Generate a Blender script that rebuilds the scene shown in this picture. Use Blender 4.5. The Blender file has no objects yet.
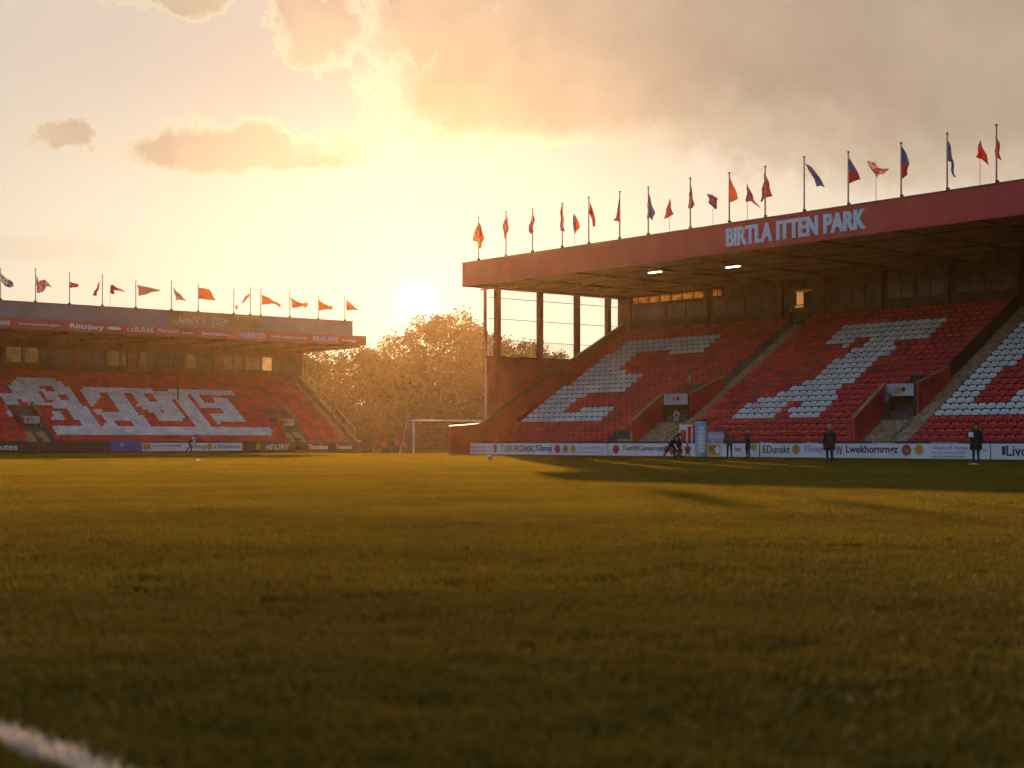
import bpy, bmesh, math, random
from mathutils import Vector, Matrix
random.seed(7)
R = math.radians
SC = bpy.context.scene
COL = SC.collection

# ------------------------------------------------------------------ camera
F = 1514.0; CXP = 512.0; HOR = 442.0; CH = 0.95
cam = bpy.data.cameras.new("camera"); cam_o = bpy.data.objects.new("camera", cam); COL.objects.link(cam_o)
cam_o.location = (0, 0, CH); cam_o.rotation_euler = (R(90), 0, 0)
cam.sensor_width = 36; cam.lens = F / 1024 * 36; cam.shift_y = (HOR - 384) / 1024
cam.clip_start = 0.05; cam.clip_end = 5000
cam.dof.use_dof = True; cam.dof.focus_distance = 95; cam.dof.aperture_fstop = 1.9
SC.camera = cam_o
SC.view_settings.view_transform = 'Standard'; SC.view_settings.look = 'None'
SC.view_settings.gamma = 1; SC.view_settings.use_curve_mapping = False
SC.view_settings.exposure = 0.52
SC.render.engine = 'CYCLES'
cy = SC.cycles
cy.use_denoising = True; cy.max_bounces = 6; cy.diffuse_bounces = 3; cy.glossy_bounces = 2
cy.transmission_bounces = 4; cy.transparent_max_bounces = 8; cy.volume_bounces = 0
cy.caustics_reflective = False; cy.caustics_refractive = False

# ------------------------------------------------------------------ sun and sky
SUN_EL, SUN_AZ = 10.5, -3.6        # azimuth measured from +Y towards +X
sd = Vector((math.sin(R(SUN_AZ)) * math.cos(R(SUN_EL)), math.cos(R(SUN_AZ)) * math.cos(R(SUN_EL)), math.sin(R(SUN_EL))))
sun = bpy.data.lights.new("sun", 'SUN'); sun.energy = 5.0; sun.angle = R(0.5); sun.color = (1.0, 0.56, 0.22)
sun_o = bpy.data.objects.new("sun", sun); COL.objects.link(sun_o)
sun_o.rotation_euler = (-sd).to_track_quat('-Z', 'Y').to_euler(); sun_o.location = (0, 0, 60)

world = bpy.data.worlds.new("World"); SC.world = world; world.use_nodes = True
wn = world.node_tree; wn.nodes.clear()


class NT:
    """tiny node-expression helper"""
    def __init__(s, tree): s.t = tree
    def n(s, kind, **kw):
        x = s.t.nodes.new(kind)
        for k, v in kw.items(): setattr(x, k, v)
        return x
    def put(s, sock, v):
        if v is None: return
        if isinstance(v, bpy.types.NodeSocket): s.t.links.new(v, sock)
        else: sock.default_value = v
    def m(s, op, a, b=None, c=None, clamp=False):
        x = s.n('ShaderNodeMath', operation=op, use_clamp=clamp)
        for i, v in enumerate((a, b, c)): s.put(x.inputs[i], v)
        return x.outputs[0]
    def vm(s, op, a, b=None, out=0):
        x = s.n('ShaderNodeVectorMath', operation=op); s.put(x.inputs[0], a); s.put(x.inputs[1], b)
        return x.outputs[out]
    def ss(s, v, lo, hi, a=0.0, b=1.0):
        x = s.n('ShaderNodeMapRange', interpolation_type='SMOOTHSTEP', clamp=True)
        for i, q in enumerate((v, lo, hi, a, b)): s.put(x.inputs[i], q)
        return x.outputs[0]
    def mix(s, f, a, b, blend='MIX'):
        x = s.n('ShaderNodeMix', data_type='RGBA', blend_type=blend)
        s.put(x.inputs[0], f)
        for i, q in ((6, a), (7, b)):
            if isinstance(q, tuple) and len(q) == 3: q = q + (1,)
            s.put(x.inputs[i], q)
        return x.outputs[2]
    def noise(s, vec, scale, detail=4, rough=.55, out=0, dist=0.0):
        x = s.n('ShaderNodeTexNoise'); s.put(x.inputs['Vector'], vec)
        x.inputs['Scale'].default_value = scale; x.inputs['Detail'].default_value = detail
        x.inputs['Roughness'].default_value = rough; x.inputs['Distortion'].default_value = dist
        return x.outputs[out]


def build_world():
    q = NT(wn)
    tc = q.n('ShaderNodeTexCoord').outputs['Generated']
    sky = q.n('ShaderNodeTexSky', sky_type='NISHITA', sun_disc=False, sun_elevation=R(SUN_EL), sun_rotation=R(SUN_AZ),
              altitude=50, air_density=1.0, dust_density=3.0, ozone_density=1.0)
    sep = q.n('ShaderNodeSeparateXYZ'); q.put(sep.inputs[0], tc)
    X, Y, Z = sep.outputs
    az = q.m('MULTIPLY', q.m('ARCTAN2', X, Y), 57.2958)
    el = q.m('MULTIPLY', q.m('ARCSINE', Z), 57.2958)
    # angle to the visible sun glow
    da = q.m('SUBTRACT', az, -3.55); de = q.m('SUBTRACT', el, 5.2)
    r = q.m('SQRT', q.m('ADD', q.m('MULTIPLY', da, da), q.m('MULTIPLY', de, de)))
    # warm low sky round the sun
    sc_ = q.vm('SCALE', sky.outputs[0]); sc_.node.inputs['Scale'].default_value = 0.14
    base = q.mix(1.0, sc_, (1.0, .97, 1.12), 'MULTIPLY')
    warm = q.mix(q.ss(r, 2.0, 26.0), (1.0, 0.905, 0.69), (0.72, 0.61, 0.47))
    warm = q.mix(q.ss(el, 7.0, 15.0), warm, (0.70, 0.60, 0.50))
    warm = q.mix(q.ss(r, 0.5, 10.0, 1, 0), warm, (1.0, 0.935, 0.73))
    inner = q.m('POWER', 2.718, q.m('MULTIPLY', r, -1.8))
    warm_add = q.vm('SCALE', (1.0, 0.82, 0.48)); q.put(warm_add.node.inputs['Scale'], q.m('MULTIPLY', inner, 1.5))
    warm = q.vm('ADD', warm, warm_add)
    # clouds: soft shapes in azimuth / elevation with broken edges
    n1 = q.noise(tc, 26, 9, .64); n2 = q.noise(tc, 70, 6, .68); nb = q.noise(tc, 9, 4, .6)
    wob = q.m('ADD', q.m('MULTIPLY', q.m('SUBTRACT', n1, .5), 3.6), q.m('MULTIPLY', q.m('SUBTRACT', n2, .5), 1.3))
    def ell(a, e, w, h, soft=.28, amp=1.0, flat=False):
        dx = q.m('DIVIDE', q.m('SUBTRACT', az, a), w); dy = q.m('DIVIDE', q.m('SUBTRACT', el, e), h)
        if flat: dy = q.m('MAXIMUM', dy, q.m('MULTIPLY', dy, -1.55))
        d = q.m('SQRT', q.m('ADD', q.m('MULTIPLY', dx, dx), q.m('MULTIPLY', dy, dy)))
        return q.m('SUBTRACT', 1.0, q.m('ADD', d, q.m('MULTIPLY', wob, amp)))       # >0 inside
    def pa(px): return math.degrees(math.atan((px - 512) / F))
    def pe(py): return math.degrees(math.atan((HOR - py) / F))
    def ppx(x, y, w, h): return pa(x), pe(y), w / F * 57.3, h / F * 57.3
    fields = [ell(*ppx(228, 160, 126, 32), flat=True, amp=.6), ell(*ppx(245, 148, 66, 26), amp=.7), ell(*ppx(305, 164, 62, 13), amp=.8), ell(*ppx(309, 52, 24, 28), amp=.7), ell(*ppx(66, 147, 48, 15), amp=1.2),
              ell(*ppx(175, 2, 62, 22), amp=.8), ell(*ppx(318, 12, 56, 52), amp=.75), ell(*ppx(505, 60, 105, 84), amp=.55),
              ell(*ppx(640, 10, 250, 128), amp=.22), ell(*ppx(830, -10, 420, 170), amp=.16), ell(*ppx(565, 90, 200, 60), amp=.3),
              ell(*ppx(1000, 40, 320, 160), amp=.14), ell(*ppx(455, 20, 110, 55), amp=.6)]
    f = fields[0]
    for g in fields[1:]: f = q.m('SMOOTH_MAX', f, g, .12)
    alpha = q.ss(f, -0.09, 0.11)
    cloudc = q.mix(q.ss(az, -8.0, 14.0), (0.72, 0.55, 0.385), (0.46, 0.345, 0.25))
    cloudc = q.mix(q.ss(r, 6.0, 13.0, .4, 0), cloudc, (1.0, .76, .42))
    shade = q.m('ADD', .95, q.m('MULTIPLY', q.m('SUBTRACT', nb, .5), .8))
    cs = q.vm('SCALE', cloudc); q.put(cs.node.inputs['Scale'], shade)
    rimc = q.mix(q.ss(r, 6.0, 15.0), (1.0, .88, .60), (.80, .68, .50)); rimc = q.mix(q.ss(az, 2.0, 9.0), rimc, (.62, .50, .37))
    cc = q.mix(q.ss(q.m('ADD', f, q.m('MULTIPLY', q.m('SUBTRACT', n2, .5), .35)), 0.02, 0.46), rimc, cs)
    col = q.mix(q.m('MULTIPLY', alpha, .92), warm, cc)
    # thin grey bank low on the left
    bank = q.m('MULTIPLY', q.ss(ell(pa(20), pe(258), 4.0, .75, amp=.5), 0, .6), .2)
    col = q.mix(bank, col, (.62, .47, .33))
    cdim = q.vm('SCALE', col); cdim.node.inputs['Scale'].default_value = .70; col = cdim
    # only the part of the dome that faces the sun is this warm; elsewhere the plain sky
    ang = q.m('ARCCOSINE', q.vm('DOT_PRODUCT', q.vm('NORMALIZE', tc), tuple(sd), out=1))
    w = q.ss(ang, R(22), R(55), 1, 0)
    fin = q.mix(w, base, col)
    bg = q.n('ShaderNodeBackground'); q.put(bg.inputs[0], fin); bg.inputs[1].default_value = 1.0
    out = q.n('ShaderNodeOutputWorld'); wn.links.new(bg.outputs[0], out.inputs[0])
build_world()

# ------------------------------------------------------------------ materials
MATS = {}
def mat(name, col, rough=.6, var=.15, scale=3.0, bump=0.0, metal=0.0, emit=None, trans=0.0, col2=None, spec=.5, bscale=None):
    if name in MATS: return MATS[name]
    m = bpy.data.materials.new(name); m.use_nodes = True; t = m.node_tree; t.nodes.clear(); q = NT(t)
    out = q.n('ShaderNodeOutputMaterial')
    p = q.n('ShaderNodeBsdfPrincipled')
    tc = q.n('ShaderNodeTexCoord').outputs['Object']
    nz = q.noise(tc, scale, 5, .6)
    c2 = col2 or tuple(max(0, c * (1 - 2 * var)) for c in col)
    c1 = col if col2 else tuple(min(1, c * (1 + var)) for c in col)
    c = q.mix(q.ss(nz, .3, .7), c2, c1)
    q.put(p.inputs['Base Color'], c); p.inputs['Roughness'].default_value = rough; p.inputs['Metallic'].default_value = metal
    p.inputs['Specular IOR Level'].default_value = spec
    if bump:
        b = q.n('ShaderNodeBump'); b.inputs['Strength'].default_value = bump; b.inputs['Distance'].default_value = .02
        q.put(b.inputs['Height'], q.noise(tc, bscale or scale * 6, 4, .6)); q.put(p.inputs['Normal'], b.outputs[0])
    if emit:
        p.inputs['Emission Color'].default_value = tuple(emit[:3]) + (1,); p.inputs['Emission Strength'].default_value = emit[3]
    sh = p.outputs[0]
    if trans:
        tr = q.n('ShaderNodeBsdfTranslucent'); q.put(tr.inputs[0], c)
        mx = q.n('ShaderNodeMixShader'); mx.inputs[0].default_value = trans
        t.links.new(sh, mx.inputs[1]); t.links.new(tr.outputs[0], mx.inputs[2]); sh = mx.outputs[0]
    t.links.new(sh, out.inputs[0]); MATS[name] = m
    return m

def ribbed(name, col, axis, freq, rough=.5, depth=.25):
    """painted profiled steel sheet: ribs along one direction of the object's own space"""
    m = bpy.data.materials.new(name); m.use_nodes = True; t = m.node_tree; q = NT(t)
    p = t.nodes['Principled BSDF']
    tc = q.n('ShaderNodeTexCoord').outputs['Object']
    d = q.vm('DOT_PRODUCT', tc, axis, out=1)
    w = q.m('SINE', q.m('MULTIPLY', d, freq))
    b = q.n('ShaderNodeBump'); b.inputs['Strength'].default_value = depth; b.inputs['Distance'].default_value = .05
    q.put(b.inputs['Height'], w); q.put(p.inputs['Normal'], b.outputs[0])
    nz = q.noise(tc, .8, 5, .65)
    q.put(p.inputs['Base Color'], q.mix(q.ss(nz, .3, .75), tuple(c * .7 for c in col), col))
    p.inputs['Roughness'].default_value = rough; MATS[name] = m
    return m

U = Vector((-.6360, .7717, 0)); V = Vector((.7717, .6360, 0))       # right stand: along, and back from the pitch
P0 = Vector((26.4, 78.0, 0))
W = Vector((.7717, .6360, 0)); B = Vector((-.6360, .7717, 0))       # left stand: along, and back
Q0 = Vector((-47.7, 141.0, 0))
def RS(s, v, z): return P0 + U * s + V * v + Vector((0, 0, z))
def LS(t, v, z): return Q0 + W * t + B * v + Vector((0, 0, z))
def s_of(px, v):
    k = (px - CXP) / F; a = P0 + V * v
    return (a.x - k * a.y) / (k * U.y - U.x)
def t_of(px, v):
    k = (px - CXP) / F; a = Q0 + B * v
    return (k * a.y - a.x) / (W.x - k * W.y)
def z_of(py, y): return CH + (HOR - py) * y / F
def proj(p): return CXP + F * p.x / p.y, HOR - F * (p.z - CH) / p.y

M_RED = mat("red_paint", (.36, .028, .022), .45, .12, .6)
M_FASC = ribbed("red_fascia_sheet", (.66, .025, .03), tuple(U), 22, .45, .12)
M_FASCL = mat("red_board_strip", (.52, .022, .02), .45, .12, .5)
M_WALLRED = mat("red_wall_paint", (.52, .035, .026), .7, .2, .9, .2)
M_BROWN = mat("brown_steel", (.19, .045, .025), .5, .2, 1.5)
M_DARK = mat("dark_steel", (.03, .026, .024), .6, .2, 1)
M_CONC = mat("concrete", (.11, .095, .085), .85, .22, 1.2, .3)
M_STEP = mat("worn_step_concrete", (.40, .28, .16), .85, .22, 2.2, .3)
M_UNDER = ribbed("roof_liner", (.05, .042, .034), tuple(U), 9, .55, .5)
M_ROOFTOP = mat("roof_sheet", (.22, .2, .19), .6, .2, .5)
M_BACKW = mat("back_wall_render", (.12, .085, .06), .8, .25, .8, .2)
M_LTGREY = mat("grey_cladding", (.15, .16, .185), .6, .12, .4, .1)
M_GOLD = mat("ochre_sign_panel", (.30, .17, .045), .55, .18, .7)
M_WHITE = mat("white_paint", (.78, .78, .76), .45, .06, 2)
M_LETTER = mat("pale_blue_letter", (.62, .74, .86), .4, .06, 2)
M_BOARD = mat("white_board", (.72, .74, .78), .4, .05, .6)
M_BLACKB = mat("black_board", (.022, .02, .02), .45, .2, .8)
M_BLUEB = mat("blue_board", (.012, .07, .36), .45, .15, .8)
M_INK = mat("dark_ink", (.03, .03, .05), .5, .1, 2)
M_GREYINK = mat("grey_ink", (.3, .3, .36), .5, .1, 2)
M_CRED = mat("red_ink", (.5, .05, .03), .5, .1, 2)
M_CYEL = mat("yellow_ink", (.62, .36, .03), .5, .1, 2)
M_CORG = mat("orange_ink", (.62, .2, .04), .5, .1, 2)
M_GLASS = mat("dusty_glass", (.10, .085, .065), .18, .3, .6, spec=.6)
M_LITGLASS = mat("lit_window_pane", (.5, .3, .1), .4, .3, 1.4, emit=(1, .5, .14, .35))
M_DIMGLASS = mat("dim_window_pane", (.16, .10, .05), .3, .3, 1.4, emit=(1, .5, .18, .045))
M_LAMP = mat("lamp_tube", (.9, .85, .75), .4, .0, 1, emit=(1, .86, .62, 5.0))
M_POLE = mat("pole_metal", (.46, .36, .30), .45, .2, 3)
M_SEATR = mat("red_seat_plastic", (.74, .024, .02), .42, .25, .9)
M_SEATW = mat("white_seat_plastic", (.80, .80, .78), .42, .14, .9)
M_BRACKET = mat("seat_bracket", (.04, .035, .035), .5, .1, 3)
M_BARK = mat("bark", (.09, .06, .04), .9, .3, 2, .4)

# ------------------------------------------------------------------ mesh helpers
def base_of(o):
    p = Vector((0, 0, 0))
    while o is not None: p = p + o.location; o = o.parent
    return p

class MB:
    def __init__(s): s.v = []; s.f = []; s.m = []
    def add(s, vs, fs, mi=0):
        n = len(s.v); s.v += [Vector(p) for p in vs]
        for f in fs: s.f.append([i + n for i in f]); s.m.append(mi)
    def box(s, fn, a0, a1, b0, b1, c0, c1, mi=0):
        vs = [fn(a, b, c) for a in (a0, a1) for b in (b0, b1) for c in (c0, c1)]
        s.add(vs, [(0, 1, 3, 2), (4, 6, 7, 5), (0, 4, 5, 1), (2, 3, 7, 6), (0, 2, 6, 4), (1, 5, 7, 3)], mi); return s
    def prism(s, fn, poly, a0, a1, mi=0):
        """poly in (b, c), extruded along a"""
        n = len(poly); vs = [fn(a0, b, c) for b, c in poly] + [fn(a1, b, c) for b, c in poly]
        fs = [tuple(range(n)), tuple(range(2 * n - 1, n - 1, -1))] + [(i, (i + 1) % n, (i + 1) % n + n, i + n) for i in range(n)]
        s.add(vs, fs, mi); return s
    def tube(s, p0, p1, r0, r1=None, n=8, mi=0):
        r1 = r0 if r1 is None else r1
        p0 = Vector(p0); p1 = Vector(p1); d = (p1 - p0).normalized(); a = d.orthogonal().normalized(); b = d.cross(a)
        vs = [p + (a * math.cos(2 * math.pi * i / n) + b * math.sin(2 * math.pi * i / n)) * r for p, r in ((p0, r0), (p1, r1)) for i in range(n)]
        s.add(vs, [(i, (i + 1) % n, (i + 1) % n + n, i + n) for i in range(n)] + [tuple(range(n - 1, -1, -1)), tuple(range(n, 2 * n))], mi); return s
    def build(s, name, mats, parent=None, loc=None, smooth=False, recalc=True, bevel=0):
        if not isinstance(mats, (list, tuple)): mats = [mats]
        me = bpy.data.meshes.new(name)
        o = bpy.data.objects.new(name, me); COL.objects.link(o)
        if parent is not None: o.parent = parent; off = base_of(parent)
        else:
            if loc is None:
                xs = [p.x for p in s.v]; ys = [p.y for p in s.v]
                loc = Vector(((min(xs) + max(xs)) / 2, (min(ys) + max(ys)) / 2, min(p.z for p in s.v)))
            off = Vector(loc); o.location = off
        me.from_pydata([tuple(p - off) for p in s.v], [], s.f)
        for m_ in mats: me.materials.append(m_)
        me.polygons.foreach_set('material_index', s.m)
        if recalc:
            bm = bmesh.new(); bm.from_mesh(me); bmesh.ops.recalc_face_normals(bm, faces=bm.faces); bm.to_mesh(me); bm.free()
        if smooth: me.polygons.foreach_set('use_smooth', [True] * len(me.polygons))
        if bevel:
            b = o.modifiers.new("bevel", 'BEVEL'); b.width = bevel; b.segments = 2; b.limit_method = 'ANGLE'
        me.update(); return o

def tag(o, label=None, cat=None, group=None, kind=None):
    if label: o['label'] = label
    if cat: o['category'] = cat
    if group: o['group'] = group
    if kind: o['kind'] = kind
    return o
def thing(name, label, cat, loc, group=None):
    o = bpy.data.objects.new(name, None); o.empty_display_size = .3; COL.objects.link(o); o.location = loc
    return tag(o, label, cat, group)
def children(o): return [c for c in bpy.data.objects if c.parent == o]

def text_geo(s, bold=0.0, extrude=.012):
    cu = bpy.data.curves.new("txt", 'FONT'); cu.body = s; cu.size = 1; cu.extrude = extrude; cu.offset = bold; cu.resolution_u = 3
    o = bpy.data.objects.new("txt", cu); COL.objects.link(o)
    dg = bpy.context.evaluated_depsgraph_get(); me = bpy.data.meshes.new_from_object(o.evaluated_get(dg))
    vs = [v.co.copy() for v in me.vertices]; fs = [tuple(p.vertices) for p in me.polygons]
    bpy.data.objects.remove(o); bpy.data.curves.remove(cu); bpy.data.meshes.remove(me)
    return vs, fs
def put_text(mb, s, fn, a0, a1, c0, c1, b, mi=0, bold=.0, thick=.03):
    """text running from a0 to a1 (stand axis), between heights c0..c1, standing out in front of plane b"""
    vs, fs = text_geo(s, bold)
    x0 = min(v.x for v in vs); x1 = max(v.x for v in vs); y0 = min(v.y for v in vs); y1 = max(v.y for v in vs)
    z0 = min(v.z for v in vs); z1 = max(v.z for v in vs)
    mb.add([fn(a0 + (a1 - a0) * (v.x - x0) / (x1 - x0), b - .002 - thick * (v.z - z0) / max(1e-6, z1 - z0), c0 + (c1 - c0) * (v.y - y0) / (y1 - y0)) for v in vs], fs, mi)
def disc(mb, fn, a, b, c, r, mi=0, n=18, thick=.03, sy=1.0):
    vs = [fn(a + r * math.cos(2 * math.pi * i / n), bb, c + sy * r * math.sin(2 * math.pi * i / n)) for bb in (b - .003, b - .003 - thick) for i in range(n)]
    mb.add(vs, [tuple(range(n)), tuple(range(2 * n - 1, n - 1, -1))] + [(i, (i + 1) % n, (i + 1) % n + n, i + n) for i in range(n)], mi)

def WXYZ(x, y, z): return Vector((x, y, z))
def inside(p, poly):
    x, y = p; c = False; n = len(poly)
    for i in range(n):
        x0, y0 = poly[i]; x1, y1 = poly[i - 1]
        if (y0 > y) != (y1 > y) and x < (x1 - x0) * (y - y0) / (y1 - y0) + x0: c = not c
    return c

# ------------------------------------------------------------------ ground
LINE_A = Vector((-1.74, 4.98, 0)); LINE_D = Vector((.541, -.67, 0)).normalized()
def grass_colour(q, tc):
    """grass colour with uneven patches and the painted line"""
    n1 = q.noise(tc, .35, 5, .6); n2 = q.noise(tc, 2.6, 4, .65)
    c = q.mix(q.ss(n1, .15, .85), (.044, .050, .006), (.114, .099, .011))
    c = q.mix(q.ss(n2, .5, .75, 0, .55), c, (.155, .12, .03))
    sep = q.n('ShaderNodeSeparateXYZ'); q.put(sep.inputs[0], tc)
    nx, ny = -LINE_D.y, LINE_D.x
    d = q.m('ADD', q.m('MULTIPLY', q.m('SUBTRACT', sep.outputs[0], LINE_A.x), nx), q.m('MULTIPLY', q.m('SUBTRACT', sep.outputs[1], LINE_A.y), ny))
    d = q.m('ADD', q.m('ABSOLUTE', d), q.m('MULTIPLY', q.m('SUBTRACT', n2, .5), .03))
    return q.mix(q.ss(d, .04, .07, .9, 0), c, (.75, .75, .72))

def ground_material():
    m = bpy.data.materials.new("pitch_turf"); m.use_nodes = True; t = m.node_tree; q = NT(t); p = t.nodes['Principled BSDF']
    tc = q.n('ShaderNodeNewGeometry').outputs['Position']
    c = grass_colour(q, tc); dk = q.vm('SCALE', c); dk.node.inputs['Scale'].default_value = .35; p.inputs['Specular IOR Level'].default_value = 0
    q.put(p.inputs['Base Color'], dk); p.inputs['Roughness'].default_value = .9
    b = q.n('ShaderNodeBump'); b.inputs['Strength'].default_value = .6; b.inputs['Distance'].default_value = .03
    q.put(b.inputs['Height'], q.noise(tc, 14, 5, .7)); q.put(p.inputs['Normal'], b.outputs[0])
    return m
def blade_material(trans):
    m = bpy.data.materials.new("grass_blade_depth_glow"); m.use_nodes = True; t = m.node_tree; t.nodes.clear(); q = NT(t)
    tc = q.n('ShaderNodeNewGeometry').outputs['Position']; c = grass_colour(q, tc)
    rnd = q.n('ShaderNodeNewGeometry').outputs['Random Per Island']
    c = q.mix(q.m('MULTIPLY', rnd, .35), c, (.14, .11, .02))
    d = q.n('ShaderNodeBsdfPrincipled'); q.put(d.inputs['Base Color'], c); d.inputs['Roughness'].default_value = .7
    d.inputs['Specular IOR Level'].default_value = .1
    tr = q.n('ShaderNodeBsdfTranslucent'); cs = q.vm('SCALE', q.mix(1.0, c, (1.16, .97, .60), 'MULTIPLY')); cs.node.inputs['Scale'].default_value = 2.0 if trans < .35 else 2.35; q.put(tr.inputs[0], cs)  # farther zones get extra glow painted into the blades
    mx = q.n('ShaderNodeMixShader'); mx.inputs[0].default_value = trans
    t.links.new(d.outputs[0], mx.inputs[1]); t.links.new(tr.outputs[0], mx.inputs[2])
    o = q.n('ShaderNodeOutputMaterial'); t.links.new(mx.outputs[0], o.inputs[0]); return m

def build_ground():
    mb = MB(); mb.add([(-600, -60, 0), (600, -60, 0), (600, 640, 0), (-600, 640, 0)], [(0, 1, 2, 3)])
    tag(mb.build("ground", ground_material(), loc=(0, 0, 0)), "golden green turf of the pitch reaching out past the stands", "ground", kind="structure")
build_ground()

def grass_patch(name, size, n, h0, h1, w, seed, trans):
    rg = random.Random(seed); vs = []; fs = []
    # tufts rather than an even spread
    tufts = [(rg.uniform(-.5, .5) * size, rg.uniform(-.5, .5) * size, rg.uniform(.6, 1.3)) for _ in range(max(8, n // 9))]
    for i in range(n):
        tx, ty, th = tufts[i % len(tufts)]
        x = tx + rg.gauss(0, .03 + w * 2.5); y = ty + rg.gauss(0, .03 + w * 2.5)
        a = rg.uniform(0, math.tau); l = rg.uniform(h0, h1) * th; ln = rg.uniform(.1, .8) * l; b = rg.uniform(0, math.tau)
        dx, dy = math.cos(a) * w / 2, math.sin(a) * w / 2; lx, ly = math.cos(b) * ln, math.sin(b) * ln
        k = len(vs)
        vs += [(x - dx, y - dy, -.004), (x + dx, y + dy, -.004), (x + dx * .8 + lx * .35, y + dy * .8 + ly * .35, l * .55),
               (x - dx * .8 + lx * .35, y - dy * .8 + ly * .35, l * .55), (x + lx, y + ly, l)]
        fs += [(k, k + 1, k + 2, k + 3), (k + 3, k + 2, k + 4)]
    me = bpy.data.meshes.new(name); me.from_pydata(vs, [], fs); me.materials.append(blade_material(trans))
    o = bpy.data.objects.new(name, me); COL.objects.link(o); return o

def scatter(name, src, pts, label):
    me = bpy.data.meshes.new(name); me.from_pydata(pts, [], []); o = bpy.data.objects.new(name, me); COL.objects.link(o)
    g = bpy.data.node_groups.new(name, 'GeometryNodeTree')
    g.interface.new_socket("Geometry", in_out='INPUT', socket_type='NodeSocketGeometry')
    g.interface.new_socket("Geometry", in_out='OUTPUT', socket_type='NodeSocketGeometry')
    N = g.nodes; L = g.links
    gi = N.new('NodeGroupInput'); go = N.new('NodeGroupOutput')
    oi = N.new('GeometryNodeObjectInfo'); oi.inputs['Object'].default_value = src; oi.transform_space = 'ORIGINAL'
    ip = N.new('GeometryNodeInstanceOnPoints'); rv = N.new('FunctionNodeRandomValue'); rv.data_type = 'FLOAT_VECTOR'
    rv.inputs[0].default_value = (0, 0, 0); rv.inputs[1].default_value = (0, 0, 6.283)
    sv = N.new('FunctionNodeRandomValue'); sv.data_type = 'FLOAT_VECTOR'
    sv.inputs[0].default_value = (1.0, 1.0, .75); sv.inputs[1].default_value = (1.12, 1.12, 1.3)
    L.new(gi.outputs[0], ip.inputs['Points']); L.new(oi.outputs['Geometry'], ip.inputs['Instance'])
    L.new(rv.outputs[0], ip.inputs['Rotation']); L.new(sv.outputs[0], ip.inputs['Scale']); L.new(ip.outputs[0], go.inputs[0])
    md = o.modifiers.new("scatter", 'NODES'); md.node_group = g
    return tag(o, label, "grass", kind="stuff")

def lay_grass():
    zones = [(2.6, 6.0, .5, "c", 2600, .02, .05, .0042, "soft blades of turf nearest the viewer", .10),  # last value paints near darkness and far glare into blade translucency
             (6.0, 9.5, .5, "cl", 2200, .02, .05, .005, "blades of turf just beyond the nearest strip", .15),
             (9.5, 14, 1.0, "near", 4200, .018, .049, .0065, "turf blades toned darker for the nearer part of the pitch", .22),
             (14, 20, 1.0, "nearer", 3400, .018, .047, .0085, "turf blades toned brighter where the pitch begins to glow", .30),
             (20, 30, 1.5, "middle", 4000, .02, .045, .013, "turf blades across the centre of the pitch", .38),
             (30, 44, 2.0, "midway", 3600, .02, .044, .018, "turf blades toned brighter for the middle distance", .47),
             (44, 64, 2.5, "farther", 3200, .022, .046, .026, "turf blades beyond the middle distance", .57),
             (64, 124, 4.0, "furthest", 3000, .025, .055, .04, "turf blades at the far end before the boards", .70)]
    rg = random.Random(3)
    def hits(x, y):
        d = Vector((x, y, 0)) - P0
        if d.dot(V) > -.3 and d.dot(U) < 48: return True
        return (Vector((x, y, 0)) - Q0).dot(B) > -.5
    for y0, y1, st, nm, n, h0, h1, w, lab, depth_glow in zones:
        src = grass_patch("grass", st * 1.4, n, h0, h1, w, len(nm), depth_glow)
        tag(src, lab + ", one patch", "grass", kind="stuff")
        pts = []; y = y0 + st / 2
        while y < y1:
            hw = .345 * y + 3.0; x = -hw
            while x < hw:
                if not hits(x, y): pts.append((x + rg.uniform(-.1, .1) * st, y + rg.uniform(-.35, .35) * st, rg.uniform(-.004, .004)))
                x += st
            y += st
        src.location = pts[len(pts) // 2]
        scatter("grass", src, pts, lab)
lay_grass()

# ------------------------------------------------------------------ right grandstand
SE = 46.8; S0 = -24.0
NR, VR0, PR, ZR0, RR = 25, 1.8, .58, .60, .368
def rz(i): return ZR0 + RR * i
def slope_r(v): return ZR0 + max(0, v - VR0) / PR * RR
VB = VR0 + NR * PR + .05        # back wall
ZTOP = rz(NR - 1)
AISLES_R = [(27.35, 28.55), (9.05, 10.15)]
VOMS_R = [(28.6, 31.1), (10.2, 12.4)]

rst = thing("grandstand", "large red grandstand with a cantilever roof and white seat letters, at the right", "grandstand", RS(16, 8, 0))
def stepped(n, v0, pr, z0, rr, vb, lip):
    poly = [(v0 - .15, 0.0), (v0 - .15, z0)]
    for i in range(n):
        if i: poly.append((v0 + pr * i, z0 + rr * i))
        poly.append((v0 + pr * (i + 1) if i < n - 1 else vb, z0 + rr * i))
    poly.append((vb, 0.0)); return poly
mb = MB(); mb.prism(RS, stepped(NR, VR0, PR, ZR0, RR, VB, 0), S0, SE - .32); mb.build("terrace", M_CONC, rst)
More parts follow.
